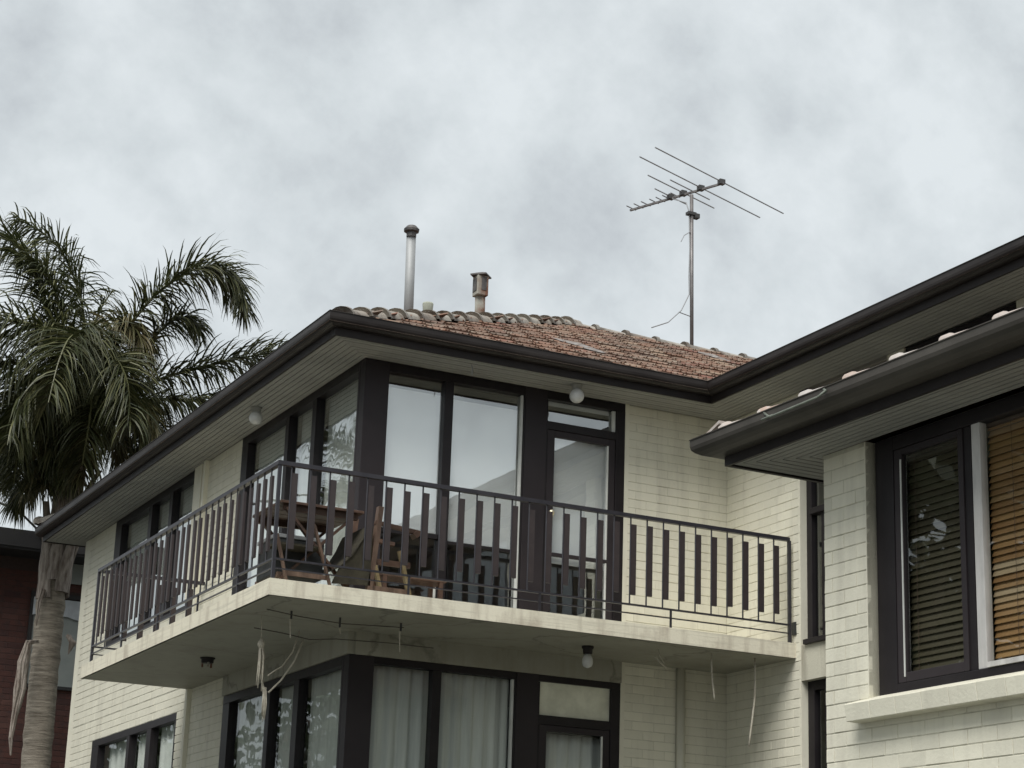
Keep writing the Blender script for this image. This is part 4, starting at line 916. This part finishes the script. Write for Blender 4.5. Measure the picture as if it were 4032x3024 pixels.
FR = [
 ([(0,60),(-60,-60,.1),(-130,-210,.2),(-210,-400,.2),(-330,-600,.1),(-520,-700,0)], .92, 130, 2, .9),
 ([(0,60),(-20,-100,-.3),(-60,-290,-.5),(-120,-500,-.6),(-230,-690,-.6),(-400,-790,-.5)], .80, 110, 2, 1.0),
 ([(0,60),(-30,-60,.3),(-70,-180,.5),(-110,-330,.6),(-190,-470,.6),(-310,-520,.5)], .70, 90, 2),
 ([(0,40),(60,-90,.1),(140,-250,.2),(250,-410,.2),(370,-520,.1),(480,-545,0),(555,-490,-.1),(590,-370,-.1)], .78, 150, 2, .85),
 ([(0,60),(80,-30,-.2),(170,-190,-.3),(260,-330,-.4),(330,-370,-.4),(400,-330,-.4)], .72, 90, 2, .9),
 ([(0,60),(110,-20,-.2),(270,-110,-.4),(420,-180,-.6),(560,-240,-.8),(700,-290,-1.0),(800,-300,-1.1)], .74, 120, 2, .8),
 ([(0,60),(120,20,-.2),(260,-20,-.4),(400,-30,-.5),(540,-20,-.6),(640,60,-.6)], .66, 100, 2),
 ([(0,40),(0,-120,.4),(-90,-180,.8),(-230,-190,1.1),(-370,-170,1.3),(-520,-60,1.4),(-600,120,1.4)], 1.15, 120, 2),
 ([(0,40),(40,-110,.5),(40,-150,.9),(10,-110,1.4),(0,20,1.8),(-10,200,2.0)], 1.0, 90, 2),
 ([(0,40),(90,-80,.5),(160,-60,1.0),(230,60,1.3),(260,220,1.4)], .9, 90, 2),
 ([(0,60),(120,-10,-.3),(250,60,-.7),(340,190,-1.0),(380,350,-1.1)], .75, 84, 2),
 ([(0,60),(90,0,.2),(190,50,.4),(270,170,.4),(300,330,.3)], .75, 84, 2),
 ([(0,60),(-110,40,-.2),(-250,60,-.5),(-380,180,-.7),(-450,360,-.8)], .8, 90, 2),
 ([(0,60),(-90,20,.2),(-200,60,.4),(-290,170,.5),(-330,330,.5)], .8, 84, 2),
 ([(0,60),(-60,80,.4),(-140,140,.6),(-190,260,.7),(-200,420,.7)], .7, 76, 2),
 ([(0,60),(60,-40,-.5),(110,-60,-1.1),(130,40,-1.7),(140,200,-2.0)], .8, 70, 2),
 ([(0,60),(-60,-60,-.5),(-110,-60,-1.2),(-130,40,-1.8)], .8, 60, 2),
 ([(0,60),(40,20,.4),(70,100,.8),(80,230,1.0),(70,360,1.0)], .8, 76, 2),
 ([(0,60),(-200,-40,-.6),(-420,-60,-1.0),(-600,60,-1.2)], .8, 80, 2),
 ([(0,60),(-100,-20,.5),(-220,-40,.9),(-340,20,1.2),(-420,160,1.3)], 1.0, 96, 2),
 ([(0,60),(-40,20,.5),(-110,40,1.0),(-160,150,1.3),(-180,300,1.4)], .95, 90, 2),
 ([(0,60),(-140,60,-.4),(-280,150,-.7),(-370,300,-.9)], .85, 84, 2),
 ([(0,60),(70,40,-.3),(140,130,-.6),(170,270,-.7)], .8, 76, 2),
 ([(0,60),(-30,130,.3),(-80,250,.4),(-110,400,.4)], .75, 76, 2),
 ([(0,60),(20,140,.4),(20,260,.5),(-10,390,.5)], .7, 70, 2),
 ([(0,60),(-80,140,-.2),(-190,280,-.3),(-260,430,-.3)], .8, 80, 2)]
OLD = [
 ([(0,80),(30,60,.4),(60,160,.7),(70,300,.75),(50,400,.7)], .55, 60, 1),
 ([(0,80),(-50,70,.3),(-100,190,.5),(-130,330,.5),(-160,430,.45)], .6, 60, 1),
 ([(20,-40),(60,-170,.1),(110,-250,.2),(160,-270,.3),(210,-190,.3),(225,-60,.3)], .7, 64, 2),
 ([(0,60),(160,40,.3),(280,130,.5),(340,260,.5)], .6, 56, 1),
 ([(0,80),(90,120,-.2),(150,240,-.3),(170,330,-.3)], .55, 50, 1),
 ([(0,80),(-20,120,.2),(-60,240,.3),(-90,380,.3)], .6, 56, 2)]
for c, L_, n_, dn, *dr_ in FR: frond([im(*q) for q in c], L_, n_, dens=dn, wd=.030, droop=dr_[0] if dr_ else 1.2)
for c, L_, n_, dn in OLD: frond([im(*q) for q in c], L_, n_, old=True, dens=dn, wd=.034, droop=1.3)
frond([im(20, -40), im(0, -200, .1), im(20, -330, .1), im(70, -430, .1)], .42, 30)

# ------------------------------------------------------------------ trees across the street, seen only mirrored in the panes
def tree(x, y, h, r, label, seed, n=2600):
    rr = random.Random(seed); t = thing('street_tree', (x, y, GZ), label, 'tree', 'trees across the street')
    top = Vector((x, y, GZ+h)); m = MB(); m.tube([(x, y, GZ), (x+.1, y, GZ+h*.25), (x-.1, y+.1, GZ+h*.5), (x, y, GZ+h*.8)], [.28, .22, .16, .06], 9)
    cl = []
    for k in range(16):
        a = rr.uniform(0, 6.28); rad = r*rr.uniform(.25, .8); c = Vector((x+math.cos(a)*rad, y+math.sin(a)*rad, GZ+h*rr.uniform(.42, .92))); cl.append((c, r*rr.uniform(.28, .48)))
        m.tube([(x, y, GZ+h*.35), tuple((Vector((x, y, GZ+h*.5))+c)/2), tuple(c)], [.12, .07, .03], 6)
    m.build('trunk', 'bark', t); m = MB()
    for i in range(n):
        c, q = rr.choice(cl); d = Vector((rr.gauss(0, 1), rr.gauss(0, 1), rr.gauss(0, .8))); d.normalize(); p = c+d*q*rr.uniform(.5, 1.05)
        u = Vector((rr.gauss(0, 1), rr.gauss(0, 1), rr.gauss(0, 1))).normalized(); v = u.cross(d); v = v.normalized() if v.length > .1 else Vector((1, 0, 0)); s = rr.uniform(.10, .22)
        b = len(m.v); m.v += [tuple(p-u*s), tuple(p+v*s*.5), tuple(p+u*s), tuple(p-v*s*.5)]; m.f.append((b, b+1, b+2, b+3))
    m.build('crown', 'treeleaf', t)
tree(-8.5, 7.0, 11.5, 3.6, 'leafy tree beyond the left side of the flats', 3, 11000)
tree(-13, -1.0, 10.0, 3.6, 'leafy tree left of the viewpoint', 4, 3600)
tree(-7, 25, 8.6, 3.8, 'round tree far behind the flats on the left', 12, 2600)
tree(-13.5, 19, 9, 4, 'tree farthest to the left', 13, 2600)
tree(-3.6, 31, 8.8, 3.8, 'tree behind the red brick building', 14, 2600)
pm2 = thing('palm_tree', (-6.0, 16.5, GZ), 'second queen palm farther left, mirrored in the upper side panes', 'tree')
for ch in list(pm.children):
    if ch.name.startswith(('frond', 'trunk')):
        o = ch.copy(); COL.objects.link(o); attach(o, pm2, Vector((-7.2, 4.2, .2)))
tree(2, -33, 10.5, 4.2, 'broad tree across the street, straight behind the viewpoint', 5)
tree(11, -34, 11, 4.5, 'broad tree across the street to the right of the other', 6)
tree(19, -32, 10, 4.2, 'rightmost broad tree across the street', 8)
hs = thing('facing_house', (9, -44, GZ), 'long low house across the street with a dark gabled roof', 'house')
m = MB(); m.box(-14, 34, -48, -41, GZ, -1.6); m.build('wall', 'redbrick', hs)
m = MB(); m.v = [(-15, -40.4, -1.7), (35, -40.4, -1.7), (35, -48.6, -1.7), (-15, -48.6, -1.7), (-11, -44.5, .9), (31, -44.5, .9)]; m.f = [(0, 1, 5, 4), (1, 2, 5), (2, 3, 4, 5), (3, 0, 4), (3, 2, 1, 0)]; m.build('roof', 'redroof', hs)
